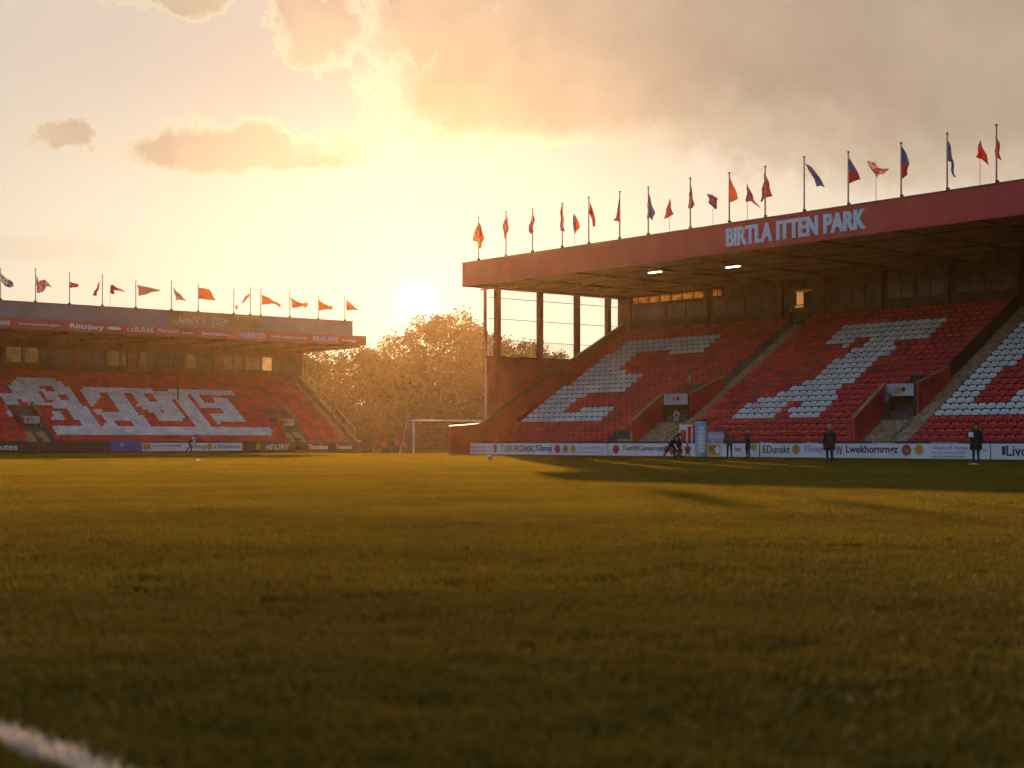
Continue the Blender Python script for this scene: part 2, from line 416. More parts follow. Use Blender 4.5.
# back wall with openings
WT = .25
mb = MB()
mb.box(RS, S0, SE + .6, VB, VB + WT, 0, 10.75)
mb.box(RS, S0, SE + .6, VB + .003, VB + WT - .003, 12.78, 13.0)
mb.box(RS, S0, SE + .6, VB - .02, VB + WT - .01, 12.0, 12.14)      # transom beam
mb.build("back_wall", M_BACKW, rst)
cols = [SE + .1, 37.5, 30.2, 26.5, 21.2, 15.8, 10.6, 5, 0, -6, -12, -18]
for s in cols:
    wd = .75 if s > SE else (.55 if s in (26.5,) else .28)
    MB().box(RS, s - wd, s + wd * .5, VB - .32, VB - .03, ZTOP + .02, 12.78).build("column", M_BROWN, rst)
mb = MB(); mb.box(RS, S0, SE, VB - .5, VB - .03, ZTOP + .0, ZTOP + .35); mb.build("ledge", M_BACKW, rst)
for s in cols:
    if s < SE: MB().box(RS, s - .43, s + .33, VB + .004, VB + WT - .004, 10.75, 12.78).build("pier", M_BACKW, rst)
MB().box(RS, 45.9, SE + .5, VB + .006, VB + WT - .006, 10.75, 12.78).build("pier", M_BACKW, rst)
M_POLY = bpy.data.materials.new("clear_corrugated_plastic"); M_POLY.use_nodes = True; _t = M_POLY.node_tree; _q = NT(_t); _t.nodes.clear()
_tr = _q.n('ShaderNodeBsdfTranslucent'); _df = _q.n('ShaderNodeBsdfDiffuse'); _mx = _q.n('ShaderNodeMixShader'); _mx.inputs[0].default_value = .75; _o = _q.n('ShaderNodeOutputMaterial')
_c = _q.mix(_q.ss(_q.noise(_q.n('ShaderNodeTexCoord').outputs['Object'], 2.5, 5, .65), .3, .7), (.35, .2, .07), (.8, .62, .34)); _q.put(_tr.inputs[0], _c); _q.put(_df.inputs[0], _c)
_t.links.new(_df.outputs[0], _mx.inputs[1]); _t.links.new(_tr.outputs[0], _mx.inputs[2]); _t.links.new(_mx.outputs[0], _o.inputs[0])
# windows between the columns
def window(s0, s1, z0, z1, glass, bars, parent, name="window", fn=RS, vb=VB, wt=WT, fm=M_DARK):
    f = MB(); a = .06
    f.box(fn, s0, s1, vb + .02, vb + .14, z0, z0 + a); f.box(fn, s0, s1, vb + .02, vb + .14, z1 - a, z1)
    f.box(fn, s0, s0 + a, vb + .02, vb + .14, z0 + a, z1 - a); f.box(fn, s1 - a, s1, vb + .02, vb + .14, z0 + a, z1 - a)
    for b in range(1, bars):
        x = s0 + (s1 - s0) * b / bars
        f.box(fn, x - .025, x + .025, vb + .03, vb + .13, z0 + a, z1 - a)
    o = f.build(name, fm, parent)
    if glass: MB().box(fn, s0 + a, s1 - a, vb + .07, vb + .09, z0 + a, z1 - a).build("pane", glass, o)
    return o
edges = sorted([c for c in cols])
for i in range(len(edges) - 1):
    a, b = edges[i] + .3, edges[i + 1] - .4
    if edges[i] == 26.5:                      # doorway at the head of the stair
        a, b = 28.95, 29.75
        window(26.8, 27.3, 10.75, 12.0, M_GLASS, 1, rst)
        window(27.42, 28.85, 10.9, 11.95, None, 1, rst, "doorway")
        MB().box(RS, 27.5, 28.3, VB + .3, VB + .34, 10.75, 11.9).build("door", M_DARK, rst); MB().box(RS, 26.9, 31.2, VB + 1.2, VB + 1.25, 10.7, 12.8).build("lit_lobby_wall", mat("lit_lobby_wall", (.5, .3, .1), .5, .2, 1.5, emit=(1, .5, .14, .28)), rst)
        window(a, b, 10.76, 12.0, M_GLASS, 1, rst); window(26.9, 29.7, 12.14, 12.78, M_GLASS, 3, rst)
        continue
    m_ = (a + b) / 2; MB().box(RS, m_ - .079, m_ + .079, VB + .03, VB + .12, 10.76, 12.0).build('mullion', M_BROWN, rst)
    window(a, m_ - .08, 10.76, 12.0, M_GLASS, 2, rst); window(m_ + .08, b, 10.76, 12.0, M_GLASS, 2, rst)
    if b > 37.6: window(a, b, 12.14, 12.78, M_POLY, 7, rst)
    elif b > 29: window(b - 1.1, b, 12.14, 12.78, M_POLY, 2, rst); window(a, b - 1.15, 12.14, 12.78, M_GLASS, 6, rst)
    else: window(a, b, 12.14, 12.78, M_GLASS, 4, rst)
MB().box(RS, S0, S0 + .2, 0, VB, 0, 12.7).build("end_wall", M_BACKW, rst)
# roof
ROOFS = SE + .45
mb = MB(); mb.box(RS, S0, ROOFS, .1, VB + .9, 13.05, 13.25); mb.build("roof", M_ROOFTOP, rst)
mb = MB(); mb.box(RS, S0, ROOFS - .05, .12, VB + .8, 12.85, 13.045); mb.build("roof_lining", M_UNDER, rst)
for s in [SE - .4 - 5.4 * k for k in range(13)]:
    mb = MB(); mb.prism(RS, [(.15, 12.74), (VB - .35, 12.62), (VB - .35, 12.84), (.15, 12.84)], s - .09, s + .09); mb.build("rafter", M_DARK, rst)
for k, v in enumerate((3.2, 6.4, 9.6, 12.8)):
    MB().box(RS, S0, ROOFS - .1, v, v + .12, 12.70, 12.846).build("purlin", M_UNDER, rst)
fas = MB().box(RS, S0, ROOFS + .02, -.12, .1, 12.68, 14.42).build("fascia", M_FASC, rst)
mb = MB(); mb.box(RS, ROOFS - .12, ROOFS, .1, VB + .9, 12.68, 14.1); mb.build("gable_board", M_RED, rst)
mb = MB(); mb.box(RS, S0, ROOFS + .04, -.16, .14, 14.42, 14.5); mb.build("capping", M_BROWN, rst)
def fascia_text(s, px0, px1, zc0, zc1):
    mb = MB()
    for k, dx in enumerate((-.045, 0, .045)): put_text(mb, s, RS, s_of(px0, -.12) - dx, s_of(px1, -.12) - dx, zc0, zc1, -.122, bold=.022, thick=.06 + .006 * k)
    return mb
for word, a, b in (("BIRTLA", 727, 772.5), ("ITTEN", 777.5, 818), ("PARK", 824.5, 866)):
    fascia_text(word, a, b, 13.02, 14.16).build("lettering", M_LETTER, fas)
# roof lamps
for px, py, v in ((655, 271.5, 3.0), (733, 266, 4.7)):
    s = s_of(px, v)
    o = MB().box(RS, s - .6, s + .6, v - .16, v + .16, 12.52, 12.6).build("lamp", M_DARK, rst)
    MB().box(RS, s - .55, s + .55, v - .12, v + .12, 12.46, 12.518).build("lamp_tube", M_LAMP, o)
# far end: parapet following the steps, end wall, posts, rails and added sun-blocking panes
mb = MB(); mb.prism(RS, [(-1.75, 0), (-1.75, 2.06), (1.0, 2.25), (VB, 10.72), (VB, 0)], SE - .3, SE); mb.build("side_parapet", M_WALLRED, rst)
mb = MB(); mb.prism(RS, [(-1.8, 2.06), (-1.8, 2.16), (1.0, 2.35), (VB, 10.82), (VB, 10.72), (1.0, 2.25)], SE - .36, SE + .04); mb.build("parapet_coping", M_BROWN, rst)
mb = MB(); mb.box(RS, SE + .3, SE + .5, 2.3, 11.5, 0, 7.42); mb.build("end_wall", M_WALLRED, rst)
mb = MB(); mb.box(RS, SE + .25, SE + .55, 2.2, 11.6, 7.42, 7.56); mb.build("sill_rail", M_BROWN, rst)
for px in (497.5, 540, 577, 608):
    k = (px - CXP) / F; a = P0 + U * (SE + .4); v = (k * a.y - a.x) / (V.x - k * V.y)
    MB().box(RS, SE + .22, SE + .6, v - .2, v + .2, 7.56 if px > 500 else 0, 12.84).build("post", M_BROWN if px > 500 else M_WALLRED, rst)
for z in (8.75, 10.4, 12.0):
    MB().box(RS, SE + .38, SE + .42, 2.35, VB - .3, z, z + .045).build("end_bay_rail", M_BROWN, rst)
M_SUNBLOCK = bpy.data.materials.new("sun_block_glass"); M_SUNBLOCK.use_nodes = True  # panes added in the end bays to stop sunlight reaching the pitch
_p = M_SUNBLOCK.node_tree.nodes['Principled BSDF']; _p.inputs['Transmission Weight'].default_value = 1; _p.inputs['Roughness'].default_value = .02; _p.inputs['IOR'].default_value = 1.05; _p.inputs['Base Color'].default_value = (.97, .97, .95, 1)
for a_, b_ in ((2.4, 6.3), (6.7, 10.2), (10.6, 13.5), (13.9, VB - .3)):
    MB().box(RS, SE + .43, SE + .44, a_, b_, 7.57, 12.83).build("sun_block_pane", M_SUNBLOCK, rst)
mb = MB()
for k in range(22): mb.box(RS, SE + .39, SE + .41, 7.0 + k * .2, 7.015 + k * .2, 7.56, 8.75)
mb.build("mesh_screen", M_BROWN, rst)
# low front wall with small notices, and the stairs
fw = MB(); fw.box(RS, S0, SE - .4, 1.2, 1.45, 0, 1.0); fwo = fw.build("front_wall", mat("black_front_wall", (.035, .035, .045), .6, .2, 1), rst)
mb = MB()
for w_, a, b in (("smil nett coat grein", 931, 958), ("Fsdfemine's", 873, 895), ("a Mernnocs", 758, 772), ("v HBkerns", 803, 818)):
    put_text(mb, w_, RS, s_of(a, 1.2), s_of(b, 1.2), .84, .97, 1.2, thick=.01)
mb.build("notice", M_WHITE, fwo)
def steps(fn, a0, a1, v_end, parent, n, v0, pr, z0, rr, name="stairway"):
    mb = MB()
    for i in range(n):
        v = v0 + pr * i
        if v > v_end: break
        mb.box(fn, a0, a1, v - .006, v + pr, z0 + rr * max(i - .9, 0) - .05, z0 + rr * i + .012)
        if i < n - 1: mb.box(fn, a0 + .003, a1 - .003, v + pr * .5, v + pr, z0 + rr * i + .012, z0 + rr * (i + .5))
    return mb.build(name, M_STEP, parent)
for a, b in AISLES_R: steps(RS, a, b, 99, rst, NR, VR0, PR, ZR0, RR)
steps(RS, 28.7, 31.0, 4.4, rst, NR, VR0, PR, ZR0, RR); steps(RS, 31.45, 33.2, 2.9, rst, NR, VR0, PR, ZR0, RR)
steps(RS, 10.3, 12.3, 4.4, rst, NR, VR0, PR, ZR0, RR)
# dark handrail wall along the second stair
mb = MB(); mb.prism(RS, [(7.5, slope_r(7.5)), (7.5, slope_r(7.5) + .85), (VB - .5, slope_r(VB - .5) + .85), (VB - .5, slope_r(VB - .5))], 10.17, 10.25)
mb.build("stair_rail_panel", M_DARK, rst)

M_PANEL = mat('grey_entrance_panel', (.46, .47, .50), .5, .12, 1.5)
def vomitory(fn, a0, a1, v0, z0, zl, zt, vend, parent, lab, slope, flip, panel=M_PANEL, depth=2.9):
    """entrance box standing in the seating: jambs, lintel panel, sloping red wings, deck with rails"""
    root = MB(); w = .12
    root.box(fn, a0, a0 + w, v0, vend, z0 - .6, zt); root.box(fn, a1 - w, a1, v0, vend, z0 - .6, zt)
    root.box(fn, a0 + w, a1 - w, v0 + .9, v0 + 1.0, z0 - .6, zt - .02)
    root.box(fn, a0 + w, a1 - w, v0 + .02, vend, zt - .14, zt - .003)
    o = root.build("entrance", M_DARK, parent)
    p = MB().box(fn, a0 + w, a1 - w, v0 - .03, v0 + .02, zl, zt - .01).build("lintel_panel", panel, o)
    mb = MB(); c = (a0 + a1) / 2
    disc(mb, fn, c + .15, v0 - .03, (zl + zt) / 2, .2, 0); disc(mb, fn, c - .25, v0 - .03, (zl + zt) / 2 + .02, .14, 1)
    e = mb.build("emblem", [M_CORG, M_INK], o)
    far = max(a0, a1) if not flip else min(a0, a1); near = min(a0, a1) if not flip else max(a0, a1); d = 1 if not flip else -1
    def wing(x, va, vb_, za, zb, name):
        m1 = MB(); m1.prism(fn, [(va, slope(va) - .1), (va, za), (vb_, zb), (vb_, slope(vb_) - .1)], x - .09, x + .09); m1.build(name, M_WALLRED, parent)
        m2 = MB(); m2.prism(fn, [(va - .03, za), (va - .03, za + .07), (vb_, zb + .07), (vb_, zb)], x - .13, x + .13); m2.build("coping", mat('tan_coping', (.40, .24, .15), .7, .15, 2), parent)
    wing(far + .1 * d, v0 - depth, v0, slope(v0 - depth) + 1.55, zt, "wing_wall")
    wing(near - .1 * d, v0 + .05, vend + .6, zt, slope(vend + .6) + .8, "wing_wall")
    r = MB()
    for x in (a0 + .15, c, a1 - .15): r.tube(fn(x, v0 + .12, zt), fn(x, v0 + .12, zt + .95), .03, n=6)
    r.tube(fn(a0 + .15, v0 + .12, zt + .95), fn(a1 - .15, v0 + .12, zt + .95), .03, n=6); r.tube(fn(a0 + .15, v0 + .12, zt + .5), fn(a1 - .15, v0 + .12, zt + .5), .025, n=6)
    r.build("guard_rail", M_BROWN, parent)
    return o
vomitory(RS, 28.6, 31.1, 5.0, 2.6, 3.52, 4.28, 7.6, rst, "", slope_r, False)
vomitory(RS, 10.25, 12.4, 5.0, 2.6, 3.68, 4.42, 7.6, rst, "", slope_r, False)
MB().box(RS, 31.12, 31.28, 2.0, 4.9, .7, 1.75).build("stair_wall", M_STEP, rst)

# ------------------------------------------------------------------ left grandstand
TE = 40.6; T0 = -12.0
NL, VL0, PL, ZL0, RL = 25, 1.3, .47, .65, .295
def slope_l(v): return ZL0 + max(0, v - VL0) / PL * RL
VBL = VL0 + NL * PL + .05; ZTL = ZL0 + RL * (NL - 1)
lst = thing("grandstand", "lower red grandstand with a grey parapet and advert strip, at the left", "grandstand", LS(15, 7, 0))
mb = MB(); mb.prism(LS, stepped(NL, VL0, PL, ZL0, RL, VBL, 0), T0, TE - .3); mb.build("terrace", M_CONC, lst)
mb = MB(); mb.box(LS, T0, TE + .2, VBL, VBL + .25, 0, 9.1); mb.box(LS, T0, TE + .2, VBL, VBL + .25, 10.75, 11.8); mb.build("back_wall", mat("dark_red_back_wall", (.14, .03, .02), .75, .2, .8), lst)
lw = [(6, 22, 2), (24.5, 39, 1), (41, 73, 0), (81, 106, 0), (108, 120, 2), (122, 126.5, 2), (128, 138, 0), (140, 147, 1), (155, 170, 0), (172, 184, 0),
      (186.5, 196.5, 1), (198, 213, 0), (223, 233, 2), (234.5, 243.5, 1), (245, 261, 2), (262, 272.5, 3)]
prev = T0
for a, b, k in lw:
    ta, tb = t_of(a, VBL), t_of(b, VBL)
    if ta - prev > .06: MB().box(LS, prev, ta, VBL + .001, VBL + .249, 9.1, 10.75).build("pier", M_BACKW, lst)
    g = [M_GLASS, M_DIMGLASS, M_DIMGLASS, M_LITGLASS][k]
    window(ta, tb, 9.1, 10.75, g, 2 if tb - ta > 1.8 else 1, lst, fn=LS, vb=VBL)
    prev = tb
MB().box(LS, prev, TE + .2, VBL + .001, VBL + .249, 9.1, 10.75).build("pier", M_BACKW, lst)
MB().box(LS, T0, T0 + .2, 0, VBL, 0, 11.5).build("end_wall", M_BACKW, lst)
mb = MB(); mb.box(LS, T0, TE + .1, -.1, VBL + .8, 11.82, 12.4); mb.build("roof", M_ROOFTOP, lst)
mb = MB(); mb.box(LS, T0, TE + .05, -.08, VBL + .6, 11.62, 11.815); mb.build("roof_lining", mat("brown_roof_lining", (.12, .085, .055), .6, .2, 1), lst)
for k in range(10):
    MB().box(LS, TE - .5 - 5.6 * k, TE - .32 - 5.6 * k, .1, VBL - .05, 11.3, 11.617).build("rafter", M_DARK, lst)
for k in range(3): MB().box(LS, T0, TE - .1, 3.4 + 3.3 * k, 3.52 + 3.3 * k, 11.4, 11.615).build("purlin", M_BROWN, lst)
fl = MB().box(LS, T0, TE + .15, -.32, -.1, 11.55, 12.52).build("fascia", M_FASCL, lst)
MB().box(LS, T0, TE + .18, -.36, -.06, 12.52, 12.6).build("capping", M_LTGREY, lst)
tg0, tg1 = t_of(171, 2), t_of(262, 2)
mb = MB(); mb.box(LS, T0, tg0, 2.0, 2.25, 12.4, 14.3); mb.box(LS, tg1, TE - .1, 2.0, 2.25, 12.4, 14.3)
for px in (33, 69, 102, 135, 318): 
    t = t_of(px, 2); mb.box(LS, t - .03, t + .03, 1.97, 2.0, 12.5, 14.28)
mb.build("parapet", M_LTGREY, lst)
mb = MB(); mb.box(LS, T0, TE - .05, 1.95, 2.3, 14.3, 14.38); mb.build("parapet_capping", M_BROWN, lst)
gp = MB(); gp.box(LS, tg0, tg1, 1.94, 2.25, 12.41, 14.29); t = t_of(240, 2); gp.box(LS, t - .03, t + .03, 1.91, 1.94, 12.5, 14.25); gpo = gp.build("sign_panel", M_GOLD, lst)
mb = MB(); put_text(mb, "Ande'N'IA / EXEM", LS, t_of(178, 1.94), t_of(228, 1.94), 13.05, 13.85, 1.94); put_text(mb, "- - = .- =- -", LS, t_of(180, 1.94), t_of(224, 1.94), 12.75, 12.85, 1.94)
mb.build("lettering", mat("cream_letter", (.62, .6, .52), .5, .1, 2), gpo)
mb = MB()
for w_, a, b, c0, c1, bd in (("AWF", 0, 10, 11.82, 12.25, .02), ("Itscamvtentfiergers", 18.5, 60, 11.85, 12.2, 0), ("Rittrjury", 70, 104, 11.72, 12.32, .02), ("cs", 127, 134, 11.85, 12.2, 0),
                             ("RUIUNI", 135, 153, 11.8, 12.35, .01), ("Wesrczney", 157, 179, 11.8, 12.25, .01), ("Snem", 182, 193, 11.85, 12.15, .0), ("Illamsdubrksex", 202, 230, 11.85, 12.2, .01),
                             ("WARAVSOr", 239, 266, 11.75, 12.35, .015), ("smh", 271, 281, 11.95, 12.2, .01), ("johlamasntty", 283, 307, 11.85, 12.2, 0), ("PAWUWK", 313, 339, 11.75, 12.35, .01), ("ambgp", 342, 356, 11.85, 12.15, 0)):
    put_text(mb, w_, LS, t_of(a, -.32), t_of(b, -.32), c0, c1, -.322, bold=bd)
disc(mb, LS, t_of(114, -.32), -.32, 12.05, .75, sy=.18)
mb.build("lettering", M_LETTER, fl)
# left stand: columns, end details
for px, v, w in ((178, 8.4, .07), (302, VBL - .2, .16), (306.5, VBL - .15, .07)):
    t = t_of(px, v); MB().box(LS, t - w, t + w, v - w, v + w, slope_l(v), 11.6).build("column", M_BROWN, lst)
for px, w in ((132, .5), (218, .5), (76, .4)):
    t = t_of(px, VBL - .2); MB().box(LS, t - w, t + w, VBL - .25, VBL - .02, ZTL, 11.6).build("column", M_BROWN, lst)
mb = MB(); mb.prism(LS, [(.2, 0), (.2, 1.1), (1.4, 1.2), (VBL, 8.55), (VBL, 0)], TE - .28, TE - .05); mb.build("side_parapet", M_WALLRED, lst)
mb = MB(); mb.prism(LS, [(1.3, 1.2), (1.3, 1.3), (VBL, 8.65), (VBL, 8.55)], TE - .34, TE); mb.build("parapet_coping", M_STEP, lst)
mb = MB()
for k in range(9):
    v = 1.6 + k * 1.35; mb.tube(LS(TE - .12, v, slope_l(v) + .7), LS(TE - .12, v, slope_l(v) + 1.75), .025, n=6)
mb.tube(LS(TE - .12, 1.4, 2.4), LS(TE - .12, VBL - .3, slope_l(VBL - .3) + 1.72), .03, n=6); mb.build("handrail", M_POLE, lst)
steps(LS, TE - 1.2, TE - .36, 99, lst, NL, VL0, PL, ZL0, RL)
t1 = t_of(31, 4); t2 = t_of(288, 4)
AISLES_L = [(t1 - 1.2, t1 + 1.2), (t2 - 1.25, t2 + 1.25)]
for tc_, dz in ((t1, 0), (t2, 0)):
    steps(LS, tc_ - 1.1, tc_ - .15, 3.6, lst, NL, VL0, PL, ZL0, RL); steps(LS, tc_ + .15, tc_ + 1.1, 3.6, lst, NL, VL0, PL, ZL0, RL)
    vomitory(LS, tc_ - 1.05, tc_ + 1.05, 4.2, 2.4, 2.75, 3.5, 6.2, lst, "", slope_l, True, depth=1.2)
    MB().box(LS, tc_ - .1, tc_ + .1, 1.35, 4.1, .6, 1.4).build("stair_wall", M_BROWN, lst)
MB().box(LS, T0, TE - .4, .8, 1.1, 0, .98).build("front_wall", M_DARK, lst)

# ------------------------------------------------------------------ seats
def Z(pts, ox, oy, k): return [(ox + x / k, oy + y / k) for x, y in pts]
E = Z([(140, 443), (325, 298), (440, 215), (545, 140), (875, 122), (800, 190), (655, 202), (690, 180), (585, 185), (482, 262), (592, 258), (530, 328), (400, 334), (284, 405), (350, 410), (372, 393), (490, 392), (425, 440)], 480, 300, 3.657)
T = Z([(735, 66), (660, 130), (560, 140), (530, 182), (410, 272), (350, 320), (250, 430), (145, 430), (148, 408), (200, 372), (165, 374), (114, 404), (108, 430), (-48, 430), (-35, 405), (20, 370), (120, 340), (190, 310), (270, 265), (355, 200), (430, 160), (450, 138), (390, 145), (370, 167), (290, 165), (330, 105), (370, 85), (690, 64)], 744, 300, 3.657)
Lp = Z([(1100, 20), (1024, 68), (940, 120), (890, 170), (820, 235), (770, 290), (700, 350), (630, 405), (640, 427), (1200, 422), (1150, 290), (1024, 318), (990, 335), (950, 378), (780, 382), (830, 360), (850, 330), (905, 280), (960, 240), (1000, 205), (1110, 130)], 744, 300, 3.657)
def A(p): return Z(p, 0, 360, 6.827)
def Bz(p): return Z(p, 140, 360, 6.827)
LW = [A([(-60, 215), (95, 232), (165, 360), (75, 378), (10, 235), (-60, 235)]), A([(75, 210), (78, 180), (140, 118), (365, 125), (430, 150), (520, 220), (470, 322), (230, 310), (145, 272), (95, 235)]),
      A([(470, 322), (520, 220), (560, 280), (690, 447), (560, 447)]), A([(350, 355), (435, 355), (460, 405), (375, 405)]), A([(350, 443), (1846, 458), (1876, 510), (860, 512), (720, 502), (390, 502)]),
      A([(545, 205), (580, 176), (830, 185), (850, 222), (1024, 440), (1020, 470), (735, 470), (725, 420), (650, 330)]), A([(830, 184), (1024, 186), (1040, 340), (960, 300), (890, 220), (845, 222)]),
      Bz([(-10, 188), (80, 190), (90, 210), (185, 215), (300, 360), (305, 415), (150, 417), (75, 345), (-20, 310)]), Bz([(190, 203), (300, 200), (505, 460), (395, 460), (300, 340), (200, 225)]),
      Bz([(305, 198), (640, 204), (655, 233), (530, 240), (520, 255), (600, 260), (690, 350), (745, 422), (530, 427), (488, 370), (580, 368), (575, 335), (440, 330), (330, 225)])]
LH = [A([(255, 215), (305, 220), (358, 280), (310, 284)]), A([(280, 180), (350, 178), (378, 205), (340, 217)]), A([(408, 230), (460, 228), (492, 272), (430, 268)]),
      A([(685, 220), (730, 222), (843, 357), (710, 357), (690, 330), (648, 322), (650, 285), (695, 275)]), A([(788, 414), (912, 414), (922, 446), (800, 446)]),
      Bz([(30, 225), (90, 225), (118, 288), (75, 288)]), Bz([(130, 330), (165, 335), (170, 362), (140, 362)]), Bz([(408, 240), (518, 245), (510, 292), (470, 292), (420, 268)])]

def seat_parts(fn_dir_a, fn_dir_b):
    """(verts, faces) of backrest and tipped-up pan in seat space: x along the row, y towards the back, z up"""
    def panel(outline, y0, y1, lean, curve):
        n = len(outline); vs = []
        for yy in (y0, y1):
            for x, z in outline: vs.append((x, yy + lean * (z - outline[0][1]) - curve * (1 - (x / .24) ** 2), z))
        return vs, [tuple(range(n)), tuple(range(2 * n - 1, n - 1, -1))] + [(i, (i + 1) % n, (i + 1) % n + n, i + n) for i in range(n)]
    back = panel([(-.20, .42), (.20, .42), (.245, .48), (.25, .63), (.21, .70), (.10, .725), (-.10, .725), (-.21, .70), (-.25, .63), (-.245, .48)], .30, .335, .16, -.03)
    pan = panel([(-.18, .41), (.18, .41), (.225, .45), (.225, .55), (.19, .60), (-.19, .60), (-.225, .55), (-.225, .45)], .15, .20, -.12, .025)
    return back, pan
(BV, BF), (PV, PF) = seat_parts(None, None)
def bracket_geo():
    m = MB(); m.box(WXYZ, -.03, .03, .2, .32, 0, .42); m.box(WXYZ, -.2, .2, .23, .28, .33, .37); return [tuple(v) for v in m.v], m.f
KV, KF = bracket_geo()
def place(vs, o, a, b): return [o + a * x + b * y + Vector((0, 0, z)) for x, y, z in vs]

seats = []      # (origin, axis along row, axis back, white?, info)
rg = random.Random(5)
nn = int((SE - .5 - S0) / .6)
for i in range(NR):
    v = VR0 + PR * i + .12
    for k in range(nn):
        s = SE - .75 - .6 * k
        if any(a - .25 < s < b + .25 for a, b in AISLES_R): continue
        vc = v + .2
        if any(a - .4 < s < b + .45 and vc < 8.3 for a, b in VOMS_R): continue
        if 31 < s < 33.5 and vc < 3: continue
        o = RS(s, v, rz(i)); px, py = proj(o + Vector((0, 0, .6)))
        if px > 1300: continue
        if s > 30 and i > 22 and False: continue
        wh = inside((px, py), E) or inside((px, py), T) or inside((px, py), Lp)
        seats.append((o, -U, V, wh, ('r', i, s, px, py)))
nn = int((TE - 1.4 - T0) / .46)
for i in range(NL):
    v = VL0 + PL * i + .1
    for k in range(nn):
        t = TE - 1.6 - .46 * k
        if any(a - .2 < t < b + .2 and v < 6.9 for a, b in AISLES_L): continue
        o = LS(t, v, ZL0 + RL * i); px, py = proj(o + Vector((0, 0, .6)))
        if px < -40: continue
        wh = any(inside((px, py), q_) for q_ in LW) and not any(inside((px, py), q_) for q_ in LH)
        seats.append((o, W * .86, B, wh, ('l', i, t, px, py)))
# the 300 largest in view become individual seats
cand = [x for x in seats if x[4][0] == 'r' and 0 < x[4][3] < 1018]
cand.sort(key=lambda x: (x[0] - Vector((0, 0, CH))).length)
single = set(id(x) for x in cand[:300])
ONES = ["", "first", "second", "third", "fourth", "fifth", "sixth", "seventh", "eighth", "ninth", "tenth", "eleventh", "twelfth", "thirteenth", "fourteenth",
        "fifteenth", "sixteenth", "seventeenth", "eighteenth", "nineteenth", "twentieth"]
def ordinal(n):
    if n <= 20: return ONES[n]
    if n < 30: return "twenty-" + ONES[n - 20]
    if n == 30: return "thirtieth"
    return "thirty-" + ONES[n - 30]
SEATMESH = {}
def seat_mesh(part, white):
    k = (part, white)
    if k not in SEATMESH:
        vs, fs = {'backrest': (BV, BF), 'seat_pan': (PV, PF), 'bracket': (KV, KF)}[part]
        me = bpy.data.meshes.new(part); me.from_pydata([tuple(v) for v in vs], [], fs)
        bm = bmesh.new(); bm.from_mesh(me); bmesh.ops.recalc_face_normals(bm, faces=bm.faces); bm.to_mesh(me); bm.free()
        me.materials.append(M_BRACKET if part == 'bracket' else (M_SEATW if white else M_SEATR)); SEATMESH[k] = me
    return SEATMESH[k]
rot_r = math.atan2(-U.y, -U.x)
rows = {}
for x in seats:
    if x[4][0] == 'r': rows.setdefault(x[4][1], []).append(x)
order = {}
for i, row in rows.items():
    rt = sorted([x for x in row if x[4][2] < 9.7], key=lambda x: -x[4][2])        # to the right of the second stair
    lt = sorted([x for x in row if 9.7 <= x[4][2] < 28], key=lambda x: x[4][2])     # to its left
    for j, x in enumerate(rt): order[id(x)] = ("right", j + 1)
    for j, x in enumerate(lt): order[id(x)] = ("left", j + 1)
    for j, x in enumerate(sorted([x for x in row if x[4][2] >= 28], key=lambda x: x[4][2])): order[id(x)] = ("far left", j + 1)
bulk = MB()
for x in seats:
    o, a, b, wh, info = x
    if id(x) in single:
        side, j = order[id(x)]; c = "white" if wh else "red"
        rowname = "front row" if info[1] == 0 else ordinal(info[1] + 1) + " row up"
        root = thing("stadium_seat", f"{c} tip-up stadium seat, {rowname}, {ordinal(j)} seat {side} of the rightmost stairway", "seat", o, "tip-up seats of the big stand")
        root.rotation_euler = (0, 0, rot_r)
        for part in ('backrest', 'seat_pan', 'bracket'):
            c_ = bpy.data.objects.new(part, seat_mesh(part, wh)); COL.objects.link(c_); c_.parent = root
    else:
        mi = 1 if wh else 0
        jt = rg.uniform(-.012, .012)
        bulk.add(place(BV, o + b * jt, a, b), BF, mi); bulk.add(place(PV, o + b * jt, a, b), PF, mi)
ob = bulk.build("stadium_seats", [M_SEATR, M_SEATW], loc=(0, 0, 0))
tag(ob, "remaining rows of red and white tip-up seats filling both stands", "seats", kind="stuff")

# ------------------------------------------------------------------ advertising boards
def board(fn, a0, a1, h, mats, draw, label, cat="advert board", group=None, v=0.0):
    """a panel on short feet"""
    lo, hi = min(a0, a1), max(a0, a1)
    root = thing("advertising_board", label, cat, fn((lo + hi) / 2, v, 0), group)
    MB().box(fn, lo + .02, hi - .02, v, v + .06, .04, h).build("panel", mats[0], root)
    f = MB()
    n = max(2, int((hi - lo) / 2.5))
    for k in range(n + 1):
        x = lo + .1 + (hi - lo - .2) * k / n
        f.prism(lambda a, b, c: fn(a, b, c), [(v + .062, .0), (v + .6, .0), (v + .6, .04), (v + .09, .7), (v + .062, .7)], x - .02, x + .02)
    f.build("strut", M_DARK, root)
    mb = MB(); draw(mb)
    if mb.v: mb.build("print", list(mats[1:]), root)
    return root
def rt(mb, s, a, b, c0, c1, mi, bold=.012): put_text(mb, s, RS, s_of(a, 0), s_of(b, 0), c0, c1, 0, mi, bold, .012)
def rc(mb, px, z, r, mi): disc(mb, RS, s_of(px, 0), 0, z, r, mi, thick=.012)
PR_ = [M_BOARD, M_INK, M_CRED, M_CYEL, M_CORG, M_GREYINK, M_WHITE]
GB = "advert boards along the right touchline"
